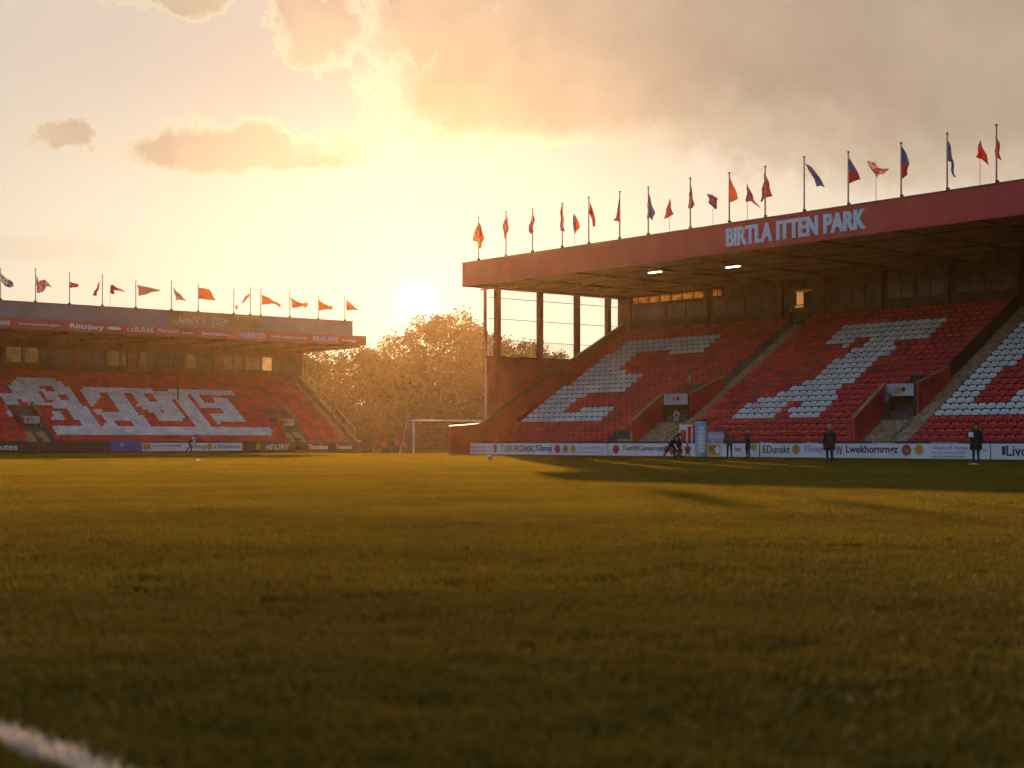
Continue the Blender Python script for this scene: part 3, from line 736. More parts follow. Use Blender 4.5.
def d1(mb):
    rt(mb, "prusmoenscene tes", 467, 491, .42, .66, 4, 0); rt(mb, "esi nammosten", 467, 486, .24, .38, 4, 0)
    rc(mb, 495, .58, .2, 1); rc(mb, 495.4, .3, .15, 1)
    rt(mb, "T", 500.5, 503.5, .25, .72, 1, .01); rt(mb, "UEISUERIZANSRC", 504.5, 535, .25, .7, 0); rt(mb, "/Glamaji", 535.5, 552, .16, .74, 0)
    rc(mb, 557.5, .47, .3, 1); rc(mb, 565.5, .47, .27, 3); rc(mb, 573, .47, .27, 2)
    rt(mb, "Bausmose ME Lhuyls", 579, 605, .42, .66, 4, .0); rt(mb, "nisorsoro ame", 579, 593, .2, .34, 4, 0)
board(RS, s_of(463, 0), s_of(607.5, 0), .86, PR_, d1, "white advert board with one red circle and two orange circles, beside the goal", group=GB)
def d2(mb):
    rc(mb, 616, .46, .3, 1); rt(mb, "TiestWConuinroety", 622.5, 666, .28, .72, 0); rc(mb, 670, .56, .22, 1); rc(mb, 672, .3, .2, 1)
    mb.box(RS, s_of(665, 0), s_of(667.5, 0), -.014, -.002, .3, .7, 0)
board(RS, s_of(608, 0), s_of(676, 0), .86, PR_, d2, "white advert board with red circle and dark lettering, left of the crouching photographer", group=GB)
def d3(mb):
    mb.box(RS, s_of(706.5, 0), s_of(720.5, 0), -.012, -.002, .1, .8, 2); rt(mb, "WJ", 708.5, 715, .2, .72, 0, .02); rc(mb, 717.5, .45, .22, 5)
    mb.box(RS, s_of(745, 0), s_of(757, 0), -.012, -.002, .5, .8, 4); rc(mb, 754, .6, .22, 2); rt(mb, "hnt", 735, 741, .35, .7, 0)
board(RS, s_of(676.5, 0), s_of(759, 0), .86, PR_, d3, "advert board with a yellow panel, behind the pale blue pillar and two bystanders", group=GB)
def d4(mb):
    rt(mb, "EDunskt", 763, 790, .28, .74, 0); rc(mb, 796, .5, .3, 2); rc(mb, 796, .5, .16, 3); rt(mb, "ERezzy", 805, 824, .26, .74, 4)
board(RS, s_of(760, 0), s_of(833, 0), .86, PR_, d4, "white advert board with one yellow crest, left of the man in the long black coat", group=GB)
def d5(mb):
    rt(mb, "N", 836.5, 838.6, .26, .72, 0); rt(mb, "V", 839, 842.5, .2, .72, 0); rt(mb, "Lwekhornrngz", 846, 898, .2, .78, 0, .02); rc(mb, 906.5, .5, .31, 1); rc(mb, 906.5, .5, .12, 5); rc(mb, 919, .52, .29, 2); rc(mb, 919, .52, .12, 3)
    rt(mb, "> Hesbelssi dl- Nehday", 929, 968, .5, .74, 4, .004); rt(mb, "Thos bory tsnes cansd Mlaie", 931, 966, .3, .46, 4, 0); rt(mb, "cast ts ll coertnd n nsam", 931, 964, .12, .26, 4, 0); rt(mb, "=o", 983.5, 987, .47, .56, 3)
board(RS, s_of(833.5, 0), s_of(990, 0), .86, PR_, d5, "white advert board with bold dark lettering, then a red circle and a yellow circle", group=GB)
def d6(mb):
    mb.box(RS, s_of(1002, 0), s_of(1005.5, 0), -.012, -.002, .28, .72, 0); rt(mb, "Livoes", 1006.5, 1040, .22, .78, 0)
board(RS, s_of(990.5, 0), s_of(1075, 0), .86, PR_, d6, "white advert board cut off at the right edge, right of the man holding papers", group=GB)
def d6b(mb): pass
board(RS, s_of(1075.5, 0), s_of(1290, 0), .86, PR_, d6b, "plain white advert board past the right end of the lettered row", group=GB)
GL = "advert boards below the left stand"
def lt(mb, s, a, b, c0, c1, mi, bold=.012): put_text(mb, s, LS, t_of(a, 0), t_of(b, 0), c0, c1, 0, mi, bold, .012)
board(LS, t_of(-30, 0), t_of(39, 0), .95, [M_BLACKB, M_WHITE], lambda m_: lt(m_, "stutes", -8, 17.5, .22, .68, 0), "black advert board with white lettering at the far left", group=GL)
board(LS, t_of(39.5, 0), t_of(109.5, 0), .95, [M_BLACKB, M_WHITE], lambda m_: None, "plain black board with no lettering, left of the blue board", group=GL)
def d7(mb): lt(mb, "TB", 120, 123.5, .55, .8, 0)
board(LS, t_of(110, 0), t_of(141.5, 0), 1.08, [M_BLUEB, M_LETTER], d7, "deep blue advert board, the only blue one", group=GL)
def d8(mb):
    mb.box(LS, t_of(143, 0), t_of(151, 0), -.012, -.002, .2, .8, 3); lt(mb, "gooesneresserisauge", 153, 181, .42, .72, 0); lt(mb, "onmrouns", 153, 176, .2, .34, 4, 0)
board(LS, t_of(142, 0), t_of(191, 0), .86, PR_, d8, "white advert board with an orange block, left of the stooping player", group=GL)
def d9(mb):
    lt(mb, "Foingyt", 194, 208, .2, .72, 0); disc(mb, LS, t_of(209.5, 0), 0, .46, .32, 3, thick=.012); lt(mb, "s FCstlcom", 214, 240, .3, .7, 0)
board(LS, t_of(191.5, 0), t_of(242.5, 0), .86, PR_, d9, "white advert board with an orange blob, right of the stooping player", group=GL)
def d10(mb):
    mb.box(LS, t_of(256, 0), t_of(260, 0), -.012, -.002, .15, .75, 1); lt(mb, "IASTILTPUY", 266, 289, .15, .7, 0, .02)
board(LS, t_of(243, 0), t_of(298, 0), .9, [M_BLACKB, M_WHITE, M_CYEL], d10, "black advert board with a small cream panel and white lettering", group=GL)
def d11(mb): lt(mb, "Thoctlena", 308, 328, .18, .68, 0, .02); lt(mb, "Tecenend", 336, 352, .2, .66, 0, .02)
board(LS, t_of(298.5, 0), t_of(371, 0), .9, [M_BLACKB, M_WHITE], d11, "black advert board with two white words, nearest the trees", group=GL)

# ------------------------------------------------------------------ flags
def flag_mat(c1, c2, mode):
    key = f"flag_cloth_{len(MATS)}"
    m = bpy.data.materials.new(key); m.use_nodes = True; t = m.node_tree; t.nodes.clear(); q = NT(t)
    tc = q.n('ShaderNodeTexCoord').outputs['Generated']; sep = q.n('ShaderNodeSeparateXYZ'); q.put(sep.inputs[0], tc)
    nz = q.noise(tc, 5, 3, .6)
    if mode == 'v': f = q.ss(q.m('ADD', sep.outputs[2], q.m('MULTIPLY', q.m('SUBTRACT', nz, .5), .3)), .42, .5)
    elif mode == 'h': f = q.ss(q.m('ADD', sep.outputs[0], q.m('MULTIPLY', q.m('SUBTRACT', nz, .5), .2)), .45, .52)
    elif mode == 'p': f = q.ss(nz, .46, .54)
    else: f = q.m('MULTIPLY', nz, .35)
    c = q.mix(f, c1, c2)
    p = q.n('ShaderNodeBsdfPrincipled'); q.put(p.inputs['Base Color'], c); p.inputs['Roughness'].default_value = .8
    tr = q.n('ShaderNodeBsdfTranslucent'); q.put(tr.inputs[0], c); mx = q.n('ShaderNodeMixShader'); mx.inputs[0].default_value = .55
    t.links.new(p.outputs[0], mx.inputs[1]); t.links.new(tr.outputs[0], mx.inputs[2]); o = q.n('ShaderNodeOutputMaterial'); t.links.new(mx.outputs[0], o.inputs[0])
    MATS[key] = m; return m
RED = (.60, .055, .05); DRED = (.42, .035, .045); ORG = (.80, .27, .06); BLU = (.11, .15, .40); PUR = (.19, .13, .33); PNK = (.62, .17, .15); CRM = (.6, .42, .32); WHT = (.62, .6, .6)
M_HAL = mat("halyard_pole", (.35, .3, .26), .4, .1, 3)
def flag(px, ytop, poly, org, k, c1, c2, mode, label, stand, loose=False):
    if stand == 'r': a = s_of(px, .0); base = RS(a, .0, 14.5); grp = "flags along the roof of the right stand"
    else: a = t_of(px, 2.12); base = LS(a, 2.12, 14.38); grp = "flags along the roof of the left stand"
    Y = base.y; zt = z_of(ytop, Y)
    root = thing("flagpole", label, "flag", base, grp)
    p = MB(); r = .018 if loose else .055
    p.tube(base - Vector((0, 0, .02)), Vector((base.x, base.y, zt)), r, r * .75, 8)
    p.build("pole", M_HAL if loose else M_POLE, root)
    if not loose:
        fb = MB(); n = 8
        for j in range(4):
            z0, z1 = zt + .16 * j / 4, zt + .16 * (j + 1) / 4; w0, w1 = [(.02, .075), (.075, .09), (.09, .07), (.07, .01)][j]
            fb.tube((base.x, base.y, z0), (base.x, base.y, z1), w0, w1, n)
        fb.build("finial", M_POLE, root)
        cl = MB(); cl.box(lambda x, y, z: base + Vector((x, y, z)), -.11, .11, -.11, .11, -.004, .14); cl.build("socket", M_DARK, root)
    pts = [(org[0] + x / k, org[1] + y / k) for x, y in poly]
    bm = bmesh.new(); vs = [bm.verts.new(((x - px) * Y / F, 0, z_of(y, Y) - base.z)) for x, y in pts]
    es = [bm.edges.new((vs[i], vs[(i + 1) % len(vs)])) for i in range(len(vs))]
    bmesh.ops.triangle_fill(bm, edges=es, use_beauty=True)
    bmesh.ops.subdivide_edges(bm, edges=bm.edges[:], cuts=3, use_grid_fill=True)
    ph = random.uniform(0, 6)
    for v in bm.verts:
        d = math.hypot(v.co.x, 0); 
        v.co.y = .22 * min(1, d * 1.5) * math.sin(4.2 * v.co.x + 1.5 * v.co.z + ph) + .07 * math.sin(9 * v.co.z + 5 * v.co.x + ph)
        v.co.x += .035 * math.sin(7 * v.co.z + ph)
    bmesh.ops.recalc_face_normals(bm, faces=bm.faces)
    me = bpy.data.meshes.new("cloth"); bm.to_mesh(me); bm.free(); me.materials.append(flag_mat(c1, c2, mode))
    me.polygons.foreach_set('use_smooth', [True] * len(me.polygons))
    o = bpy.data.objects.new("cloth", me); COL.objects.link(o); o.parent = root
    sm = o.modifiers.new("thickness", 'SOLIDIFY'); sm.thickness = .012; sm.offset = 0
o4 = (460, 160); o5 = (640, 160); o6 = (824, 110)
flag(478.6, 218.6, [(84, 275), (55, 355), (62, 366), (80, 368), (84, 402), (95, 398), (108, 355), (102, 322)], o4, 4.52, ORG, RED, 'p', "broad drooping orange flag at the far left corner of the tall stand roof", 'r')
flag(506, 213, [(207, 245), (192, 310), (205, 362), (221, 305), (214, 262)], o4, 4.52, RED, PNK, '', "narrow leaf-shaped red flag, second from the left on the tall roof", 'r')
flag(532.5, 210, [(330, 232), (308, 322), (318, 335), (330, 325), (337, 270)], o4, 4.52, RED, DRED, '', "red flag hanging left of its pole, third from left on the tall roof", 'r')
flag(562.3, 205, [(455, 210), (453, 318), (472, 325), (463, 212)], o4, 4.52, RED, DRED, '', "thin straight red flag beside the small blue and orange flag", 'r')
flag(574.5, 213.5, [(515, 243), (508, 285), (520, 335), (530, 320), (542, 310), (532, 262)], o4, 4.52, PUR, ORG, 'h', "small half blue, half orange flag on a hair-thin pole", 'r', True)
flag(588.8, 198.5, [(585, 190), (586, 232), (592, 262), (604, 303), (614, 300), (606, 236)], o4, 4.52, RED, DRED, '', "red flag swinging right, just right of the small blue and orange flag", 'r')
flag(619.8, 193, [(722, 155), (705, 263), (690, 272), (708, 276), (723, 284)], o4, 4.52, DRED, RED, '', "dark red flag flared to the left, left of the first purple flag", 'r')
flag(648.3, 188.5, [(850, 140), (846, 265), (862, 262), (870, 275), (882, 240), (865, 190)], o4, 4.52, PUR, BLU, 'p', "purple and blue drooping flag left of the lettering, leftmost purple one on a full pole", 'r')
flag(669.3, 198.5, [(133, 175), (108, 266), (125, 260), (150, 245), (143, 215)], o5, 4.52, PNK, RED, '', "small pinkish red flag shaped like a skirt on a hair-thin pole", 'r', True)
flag(690.3, 179.5, [(228, 95), (218, 215), (229, 222), (240, 216), (244, 200)], o5, 4.52, DRED, RED, '', "slim dark red flag hanging straight, left of the red and purple scrap", 'r')
flag(713, 194, [(298, 152), (318, 156), (352, 175), (345, 222), (335, 222), (312, 195), (316, 175)], o5, 4.52, RED, PUR, 'p', "crumpled red and purple flag flying askew left of the orange one", 'r', True)
flag(729.3, 174.5, [(403, 76), (404, 192), (425, 186), (443, 178), (428, 130)], o5, 4.52, ORG, RED, '', "bright orange triangular flag above the first letter of the roof sign", 'r')
flag(747.3, 183, [(485, 105), (478, 190), (505, 186), (520, 200), (548, 216), (515, 178)], o5, 4.52, PNK, PUR, 'p', "pink red flag trailing a long tail to the right on a hair-thin pole", 'r', True)
flag(765.2, 168, [(565, 50), (556, 110), (545, 188), (552, 190), (563, 172), (598, 162), (585, 110)], o5, 4.52, DRED, RED, '', "wide dark red flag spread both sides of its pole above the roof sign", 'r')
flag(804.2, 158.5, [(744, 15), (775, 30), (800, 50), (820, 90), (843, 120), (822, 112), (800, 122), (785, 85)], o5, 4.52, BLU, PUR, '', "blue flag streaming right and down above the roof sign", 'r')
flag(848.3, 153.5, [(85, 165), (86, 258), (105, 250), (130, 242), (112, 205)], o6, 3.49, DRED, BLU, 'v', "triangular flag, red above and blue below, right end of the roof sign", 'r')
flag(876, 160, [(147, 178), (172, 182), (196, 202), (228, 206), (208, 222), (188, 224), (184, 236), (172, 222), (160, 200)], o6, 3.49, RED, WHT, 'p', "red flag with pale emblem flying loose between two red and blue flags", 'r', True)
flag(901.2, 144.5, [(270, 125), (271, 242), (290, 225), (296, 190), (286, 150)], o6, 3.49, DRED, BLU, 'v', "long red flag with a blue foot, right of the roof sign", 'r')
flag(947.2, 135, [(430, 98), (431, 180), (441, 182), (450, 235), (458, 235), (453, 180), (440, 115)], o6, 3.49, BLU, PUR, 'v', "narrow blue and purple flag, second full pole from the right end", 'r')
flag(980, 140, [(545, 106), (530, 165), (552, 172), (578, 194), (562, 148)], o6, 3.49, RED, DRED, '', "red triangular flag on a hair-thin pole near the right end of the roof", 'r', True)
flag(996.5, 126.5, [(601, 75), (598, 160), (607, 170), (618, 176), (612, 120)], o6, 3.49, RED, DRED, '', "red flag on the rightmost full pole of the roof", 'r')
oA = (0, 260); oB = (120, 270); oC = (240, 280); kk = 7.877
flag(.6, 269.5, [(5, 100), (55, 150), (90, 165), (107, 202), (80, 220), (40, 205), (12, 165)], oA, kk, WHT, PUR, 'p', "white and lilac flag at the left end of the low stand", 'l')
flag(35.5, 270, [(283, 110), (300, 165), (355, 155), (380, 180), (405, 213), (375, 205), (345, 250), (290, 260)], oA, kk, DRED, WHT, 'p', "large dark red flag with white patches on the low stand", 'l')
flag(69.5, 274, [(550, 172), (615, 188), (605, 212), (552, 222)], oA, kk, RED, DRED, '', "small plain red flag on the low stand, third pole from left", 'l')
flag(102.3, 276, [(795, 160), (765, 195), (745, 250), (732, 280), (755, 286), (770, 240), (782, 195)], oA, kk, DRED, RED, '', "dark red flag hanging left of its pole on the low stand", 'l')
flag(110.3, 284.5, [(868, 200), (895, 195), (905, 212), (950, 225), (992, 252), (905, 238), (905, 272), (872, 264)], oA, kk, DRED, WHT, 'h', "half dark red, half white flag on a hair-thin pole on the low stand", 'l', True)
flag(135.8, 282.5, [(140, 118), (240, 138), (322, 160), (240, 180), (150, 206)], oB, kk, CRM, PNK, '', "pale pink pointed pennant flying right on the low stand", 'l')
flag(171.4, 282, [(414, 130), (440, 165), (480, 190), (500, 225), (530, 243), (480, 235), (440, 236), (432, 195)], oB, kk, (.4, .3, .3), CRM, 'p', "greyish pink drooping flag at the left end of the ochre sign", 'l')
flag(198.3, 285.5, [(622, 140), (660, 142), (705, 152), (730, 200), (765, 243), (722, 235), (670, 232), (622, 226)], oB, kk, ORG, CRM, '', "big square orange flag above the ochre sign", 'l')
flag(233.8, 290.5, [(908, 285), (928, 272), (925, 298), (916, 320), (910, 305)], oB, kk, RED, ORG, '', "tiny red rag low on a bare pole above the ochre sign", 'l')
flag(250.3, 288.5, [(76, 105), (45, 130), (10, 178), (25, 182), (50, 155), (74, 132)], oC, kk, ORG, RED, '', "thin orange red flag blown left, above the right end of the ochre sign", 'l')
flag(260.8, 290, [(172, 115), (225, 138), (262, 166), (300, 178), (326, 197), (315, 214), (280, 190), (240, 186), (175, 196)], oC, kk, ORG, CRM, '', "long tapering orange flag at the right edge of the ochre sign", 'l')
flag(289.8, 292, [(402, 135), (450, 172), (495, 186), (520, 174), (536, 195), (520, 220), (495, 206), (455, 215), (410, 219)], oC, kk, ORG, PNK, '', "orange flag with a curled tip, third from the right on the low stand", 'l')
flag(318.4, 297, [(620, 155), (650, 180), (690, 198), (735, 206), (718, 235), (680, 232), (622, 242)], oC, kk, (.55, .22, .05), ORG, 'p', "mottled orange square-ended flag, second from right on the low stand", 'l')
flag(344.8, 297.5, [(838, 155), (870, 185), (935, 236), (890, 236), (840, 242)], oC, kk, PNK, ORG, '', "pale orange triangular flag on the rightmost pole of the low stand", 'l')

# ------------------------------------------------------------------ trees
def leaf_mat(name, c1, c2):
    m = bpy.data.materials.new(name); m.use_nodes = True; t = m.node_tree; t.nodes.clear(); q = NT(t)
    rnd = q.n('ShaderNodeNewGeometry').outputs['Random Per Island']
    c = q.mix(rnd, c1, c2)
    p = q.n('ShaderNodeBsdfPrincipled'); q.put(p.inputs['Base Color'], c); p.inputs['Roughness'].default_value = .6
    tr = q.n('ShaderNodeBsdfTranslucent'); q.put(tr.inputs[0], c); mx = q.n('ShaderNodeMixShader'); mx.inputs[0].default_value = .16
    t.links.new(p.outputs[0], mx.inputs[1]); t.links.new(tr.outputs[0], mx.inputs[2]); o = q.n('ShaderNodeOutputMaterial'); t.links.new(mx.outputs[0], o.inputs[0]); return m
LEAVES = [leaf_mat("leaf_green", (.03, .034, .009), (.07, .06, .018)), leaf_mat("leaf_olive", (.045, .04, .012), (.085, .065, .02)), leaf_mat("leaf_dark", (.024, .028, .009), (.055, .05, .015))]
def leafset(mb, rg, c, rad, n, size):
    for _ in range(n):
        d = Vector((rg.gauss(0, 1), rg.gauss(0, 1), rg.gauss(0, .8))); d = d.normalized() * rad * rg.random() ** .45
        p = c + d; a = Vector((rg.gauss(0, 1), rg.gauss(0, 1), rg.gauss(0, 1))).normalized(); b = a.orthogonal().normalized(); s = size * rg.uniform(.6, 1.3)
        e = a.cross(b)
        mb.add([p + b * s, p + e * s * .55, p - b * s * .9, p - e * s * .55], [(0, 1, 2, 3)])
def tree(px, ytop, hw, Y, seed, label, li, shape=1.0, low=.12):
    rg = random.Random(seed); x = (px - CXP) * Y / F; H = z_of(ytop, Y); w = hw * Y / F
    base = Vector((x, Y, 0)); root = thing("tree", label, "tree", base, "trees beyond the ground")
    tr = MB(); hb = H * .3
    tr.tube(base, base + Vector((0, 0, hb)), H * .028, H * .02, 9); ends = []
    for k in range(7):
        a = math.tau * k / 7 + rg.uniform(-.3, .3); q1 = base + Vector((math.cos(a) * w * .28, math.sin(a) * w * .28, H * rg.uniform(.42, .58)))
        q2 = base + Vector((math.cos(a) * w * rg.uniform(.45, .7), math.sin(a) * w * rg.uniform(.45, .7), H * rg.uniform(.6, .85)))
        tr.tube(base + Vector((0, 0, hb * rg.uniform(.75, 1))), q1, H * .012, H * .008, 6); tr.tube(q1, q2, H * .008, H * .003, 5)
    tr.tube(base + Vector((0, 0, hb)), base + Vector((0, 0, H * .85)), H * .02, H * .005, 7)
    tr.build("trunk", M_BARK, root)
    cr = MB(); lobes = []
    for k in range(26):
        zf = rg.uniform(low, .92); prof = math.sin(math.pi * min(1, (zf * .88 + .12))) ** .6 * shape
        a = rg.uniform(0, math.tau); rr = w * prof * rg.uniform(.35, .85)
        lobes.append((base + Vector((math.cos(a) * rr, math.sin(a) * rr * .8, H * zf)), w * rg.uniform(.22, .36)))
    lobes.append((base + Vector((rg.uniform(-.1, .1) * w, 0, H * .9)), H * .085)); lobes.append((base + Vector((0, 0, H * .6)), w * .5))
    for c, rad in lobes:
        nsub = int(8 + rad * 3.2)
        for _ in range(nsub):
            d = Vector((rg.gauss(0, 1), rg.gauss(0, 1), rg.gauss(0, 1))).normalized() * rad * rg.uniform(.5, 1.12)
            p = c + d
            if p.z < .4: continue
            if p.z > H: p.z = H - rg.random() * .5
            leafset(cr, rg, p, rg.uniform(.7, 1.5), 32, .27)
    cr.build("crown", LEAVES[li], root, recalc=False)
tree(440, 312, 58, 252, 1, "tallest tree, right under the glare of the setting sun", 0)
tree(474, 320, 46, 258, 2, "tall dense tree between the sun and the lamp mast", 2)
tree(404, 334, 40, 262, 3, "rounded tree just left of the setting sun", 1)
tree(372, 350, 34, 256, 4, "medium tree at the dip left of the sun, above the player group", 2)
tree(335, 352, 34, 266, 5, "feathery tree left of the dip, right of the low stand roof", 1)
tree(305, 350, 34, 260, 6, "tree rising directly behind the end of the low stand", 0)
tree(500, 338, 30, 250, 7, "tree behind the lamp mast at the tall stand corner", 1)
tree(528, 342, 30, 262, 8, "thin-crowned tree seen through the open end of the tall stand", 0)
tree(556, 352, 24, 268, 9, "small tree low in the second bay of the open stand end", 2)
for k, (px, yt, hw, Y) in enumerate([(385, 400, 40, 226), (440, 398, 46, 224), (330, 395, 44, 228), (487, 392, 40, 230)]):
    rg = random.Random(40 + k); x = (px - CXP) * Y / F; H = z_of(yt, Y); w = hw * Y / F; base = Vector((x, Y, 0))
    lab = ["dark undergrowth bush beneath the dip in the trees", "dark undergrowth bush behind the white goal", "dark undergrowth bush behind the low stand's sloping end", "dark undergrowth bush behind the lamp mast"][k]
    root = thing("bush", lab, "bush", base, "undergrowth below the trees")
    st = MB()
    for j in range(6): a = rg.uniform(0, 6.28); st.tube(base, base + Vector((math.cos(a) * w * .4, math.sin(a) * 1.2, H * .7)), .08, .03, 5)
    st.build("stem", M_BARK, root); cr = MB()
    for j in range(120):
        xx = rg.uniform(-1, 1); zz = H * rg.uniform(.05, .92) * (1 - .4 * xx * xx)
        leafset(cr, rg, base + Vector((xx * w, rg.uniform(-1.8, 1.8), max(.5, zz))), 1.15, 34, .3)
    cr.build("foliage", LEAVES[2], root, recalc=False)
# far wood: one mass closing the horizon
cr = MB(); rg = random.Random(77)
for j in range(1300):
    px = rg.uniform(40, 800); Y = rg.uniform(282, 312); H = (19 if 285 < px < 420 else 14) + 2.0 * math.sin(px * .03) + 1.5 * math.sin(px * .11)
    leafset(cr, rg, Vector(((px - CXP) * Y / F, Y, rg.uniform(.04, 1) * H)), 1.8, 26, .5)
for j in range(420):
    px = rg.uniform(290, 600); leafset(cr, rg, Vector(((px - CXP) * 270 / F, rg.uniform(266, 276), rg.uniform(.2, 5))), 1.5, 30, .45)
tag(cr.build("far_wood", LEAVES[2], loc=(0, 296, 0), recalc=False), "far belt of woodland closing the horizon behind the trees", "woodland", kind="stuff")

# ------------------------------------------------------------------ goal, mast, pillars, small things
def at(px, py):
    Y = CH * F / (py - HOR); return Vector(((px - CXP) * Y / F, Y, 0))
def goal():
    Y = 126.0; k = Y / F; H = 33.0 * k; p = Vector(((413.5 - CXP) * k, Y, 0)); wdir = W; L = 7.32
    root = thing("goal", "white framed football goal with net between the two stands", "goal", p); r = .075
    e = p + wdir * L; up = Vector((0, 0, H)); bk = B * 2.0
    for q_ in (p, e): MB().tube(q_, q_ + up, r, n=10).build("goal_post", M_WHITE, root)
    MB().tube(p + up - wdir * r, e + up + wdir * r, r * .98, n=10).build("crossbar", M_WHITE, root)
    for q_ in (p, e):
        MB().tube(q_ + up, q_ + up + bk * .45, .035, n=6).tube(q_ + up + bk * .45, q_ + bk, .035, n=6).build("net_support", M_WHITE, root)
    nt = MB(); top = up + bk * .45
    for i in range(31):
        o = p + wdir * L * i / 30
        nt.tube(o + top, o + bk, .011, n=4); nt.tube(o + up, o + top, .011, n=4)
    for j in range(13):
        a = bk + (top - bk) * j / 12; nt.tube(p + a, e + a, .011, n=4)
    for q_ in (p, e):
        for j in range(1, 10): a = up * (j / 10); b_ = bk + (top - bk) * (j / 10); nt.tube(q_ + a, q_ + b_, .011, n=4)
    nt.build("net", mat("net_cord", (.28, .26, .24), .7, .05, 4), root)
goal()
def mast():
    Y = 121.0; p = Vector(((486.6 - CXP) * Y / F, Y, 0)); zt = z_of(287, Y)
    root = thing("lamp_mast", "slim lamp mast with a flat head beside the tall stand's open corner", "lamp mast", p)
    MB().tube(p, p + Vector((0, 0, z_of(345, Y))), .2, .15, 10).build("lower_pole", mat("pale_mast_paint", (.42, .38, .34), .5, .1, 2), root)
    MB().tube(p + Vector((-.12, 0, z_of(345, Y))), p + Vector((-.12, 0, zt)), .15, .13, 10).build("upper_pole", M_BROWN, root)
    MB().box(lambda x, y, z: p + Vector((x, y, z)), -.75, .25, -.3, .3, zt, zt + .16).build("lamp_head", M_BROWN, root)
    MB().tube(p + Vector((-.5, 0, zt - .22)), p + Vector((.3, 0, zt - .12)), .06, n=6).build("bracket", M_BROWN, root)
    MB().box(lambda x, y, z: p + Vector((x, y, z)), -.5, .35, -.25, .25, z_of(346, Y), z_of(346, Y) + .22).build("junction_box", M_POLE, root)
mast()
# brick end wall by the corner of the right boards
o = MB(); o.box(RS, SE + .15, SE + .5, -1.6, 2.0, 0, 1.2)
p = at(376, 453.2); mb = MB(); mb.box(lambda x, y, z: p + Vector((x, y, z)), -.32, .32, -.3, .3, 0, 1.08); mb.box(lambda x, y, z: p + Vector((x, y, z)), -.38, .38, -.36, .36, 1.08, 1.16)
tag(mb.build("brick_pillar", mat("brown_brick", (.22, .1, .05), .85, .3, 6, .4), bevel=.015), "low brown brick pillar at the end of the left boards", "pillar")
# pale blue advertising pillar
p = at(701, 458.3); root = thing("advertising_pillar", "tall pale blue round pillar standing at the touchline", "pillar", p)
Y = p.y; r = 6.0 * Y / F; h = z_of(419.5, Y)
mb = MB(); mb.tube(p + Vector((0, 0, .1)), p + Vector((0, 0, h - .1)), r, n=24); mb.build("drum", mat("pale_blue_wrap", (.22, .36, .52), .35, .2, 1.2, col2=(.42, .52, .62)), root, smooth=False)
MB().tube(p, p + Vector((0, 0, .1)), r * 1.08, n=24).build("base_ring", M_DARK, root); MB().tube(p + Vector((0, 0, h - .1)), p + Vector((0, 0, h)), r * 1.06, n=24).build("cap", M_DARK, root)
mb = MB()
for j in range(7):
    a = -math.pi / 2 - .35 + .1 * (j % 2); z = .35 + j * (h - .7) / 7
    for kx in range(-3, 4):
        a = -math.pi / 2 + kx * .16; c = p + Vector((math.cos(a) * r * 1.012, math.sin(a) * r * 1.012, z)); tx = Vector((-math.sin(a), math.cos(a), 0))
        if (kx + j) % 3: mb.add([c - tx * .05, c + tx * .05, c + tx * .05 + Vector((0, 0, .16)), c - tx * .05 + Vector((0, 0, .16))], [(0, 1, 2, 3)])
mb.build("print", M_WHITE, root)
# covered dugout bench with lilac roof behind the pillar
sA, sB = s_of(726.5, .55), s_of(707.5, .55)
root = thing("equipment_table", "low table draped in lilac and grey cloth behind the boards, right of the pillar", "table", RS((sA + sB) / 2, .6, 0))
MB().box(RS, sA, sB, .3, .95, 1.12, 1.18).build("table_top", mat("lilac_cloth", (.33, .33, .5), .7, .2, 2), root)
mb = MB(); mb.box(RS, sA, sB, .26, .3, .88, 1.6); mb.build("banner", mat("lilac_banner", (.36, .36, .56), .7, .25, 3), root)
for x in (sA + .1, sB - .1):
    for v in (.4, .85): MB().tube(RS(x, v, 0), RS(x, v, 1.12), .03, n=6).build("leg", M_DARK, root)
mb = MB(); put_text(mb, "Oommern E F", RS, s_of(709, .26), s_of(724, .26), 1.15, 1.45, .26, thick=.01); mb.build("print", M_WHITE, root)
# white wire frame stand by the photographers
fr = thing("display_frame", "white open frame behind the crouching photographer", "frame", RS(s_of(686, .4), .4, 0))
mb = MB(); a, b = s_of(692, .4), s_of(680, .4)
for x in (a, b, (a + b) / 2 - .1): mb.tube(RS(x, .4, 0), RS(x, .4, 2.02), .045, n=8)
mb.tube(RS(a, .4, 2.0), RS(b, .4, 2.0), .06, n=8); mb.build("frame", M_WHITE, fr)
MB().box(RS, (a + b) / 2 - .05, b, .37, .43, 1.75, 1.98).build("placard", M_WHITE, fr)
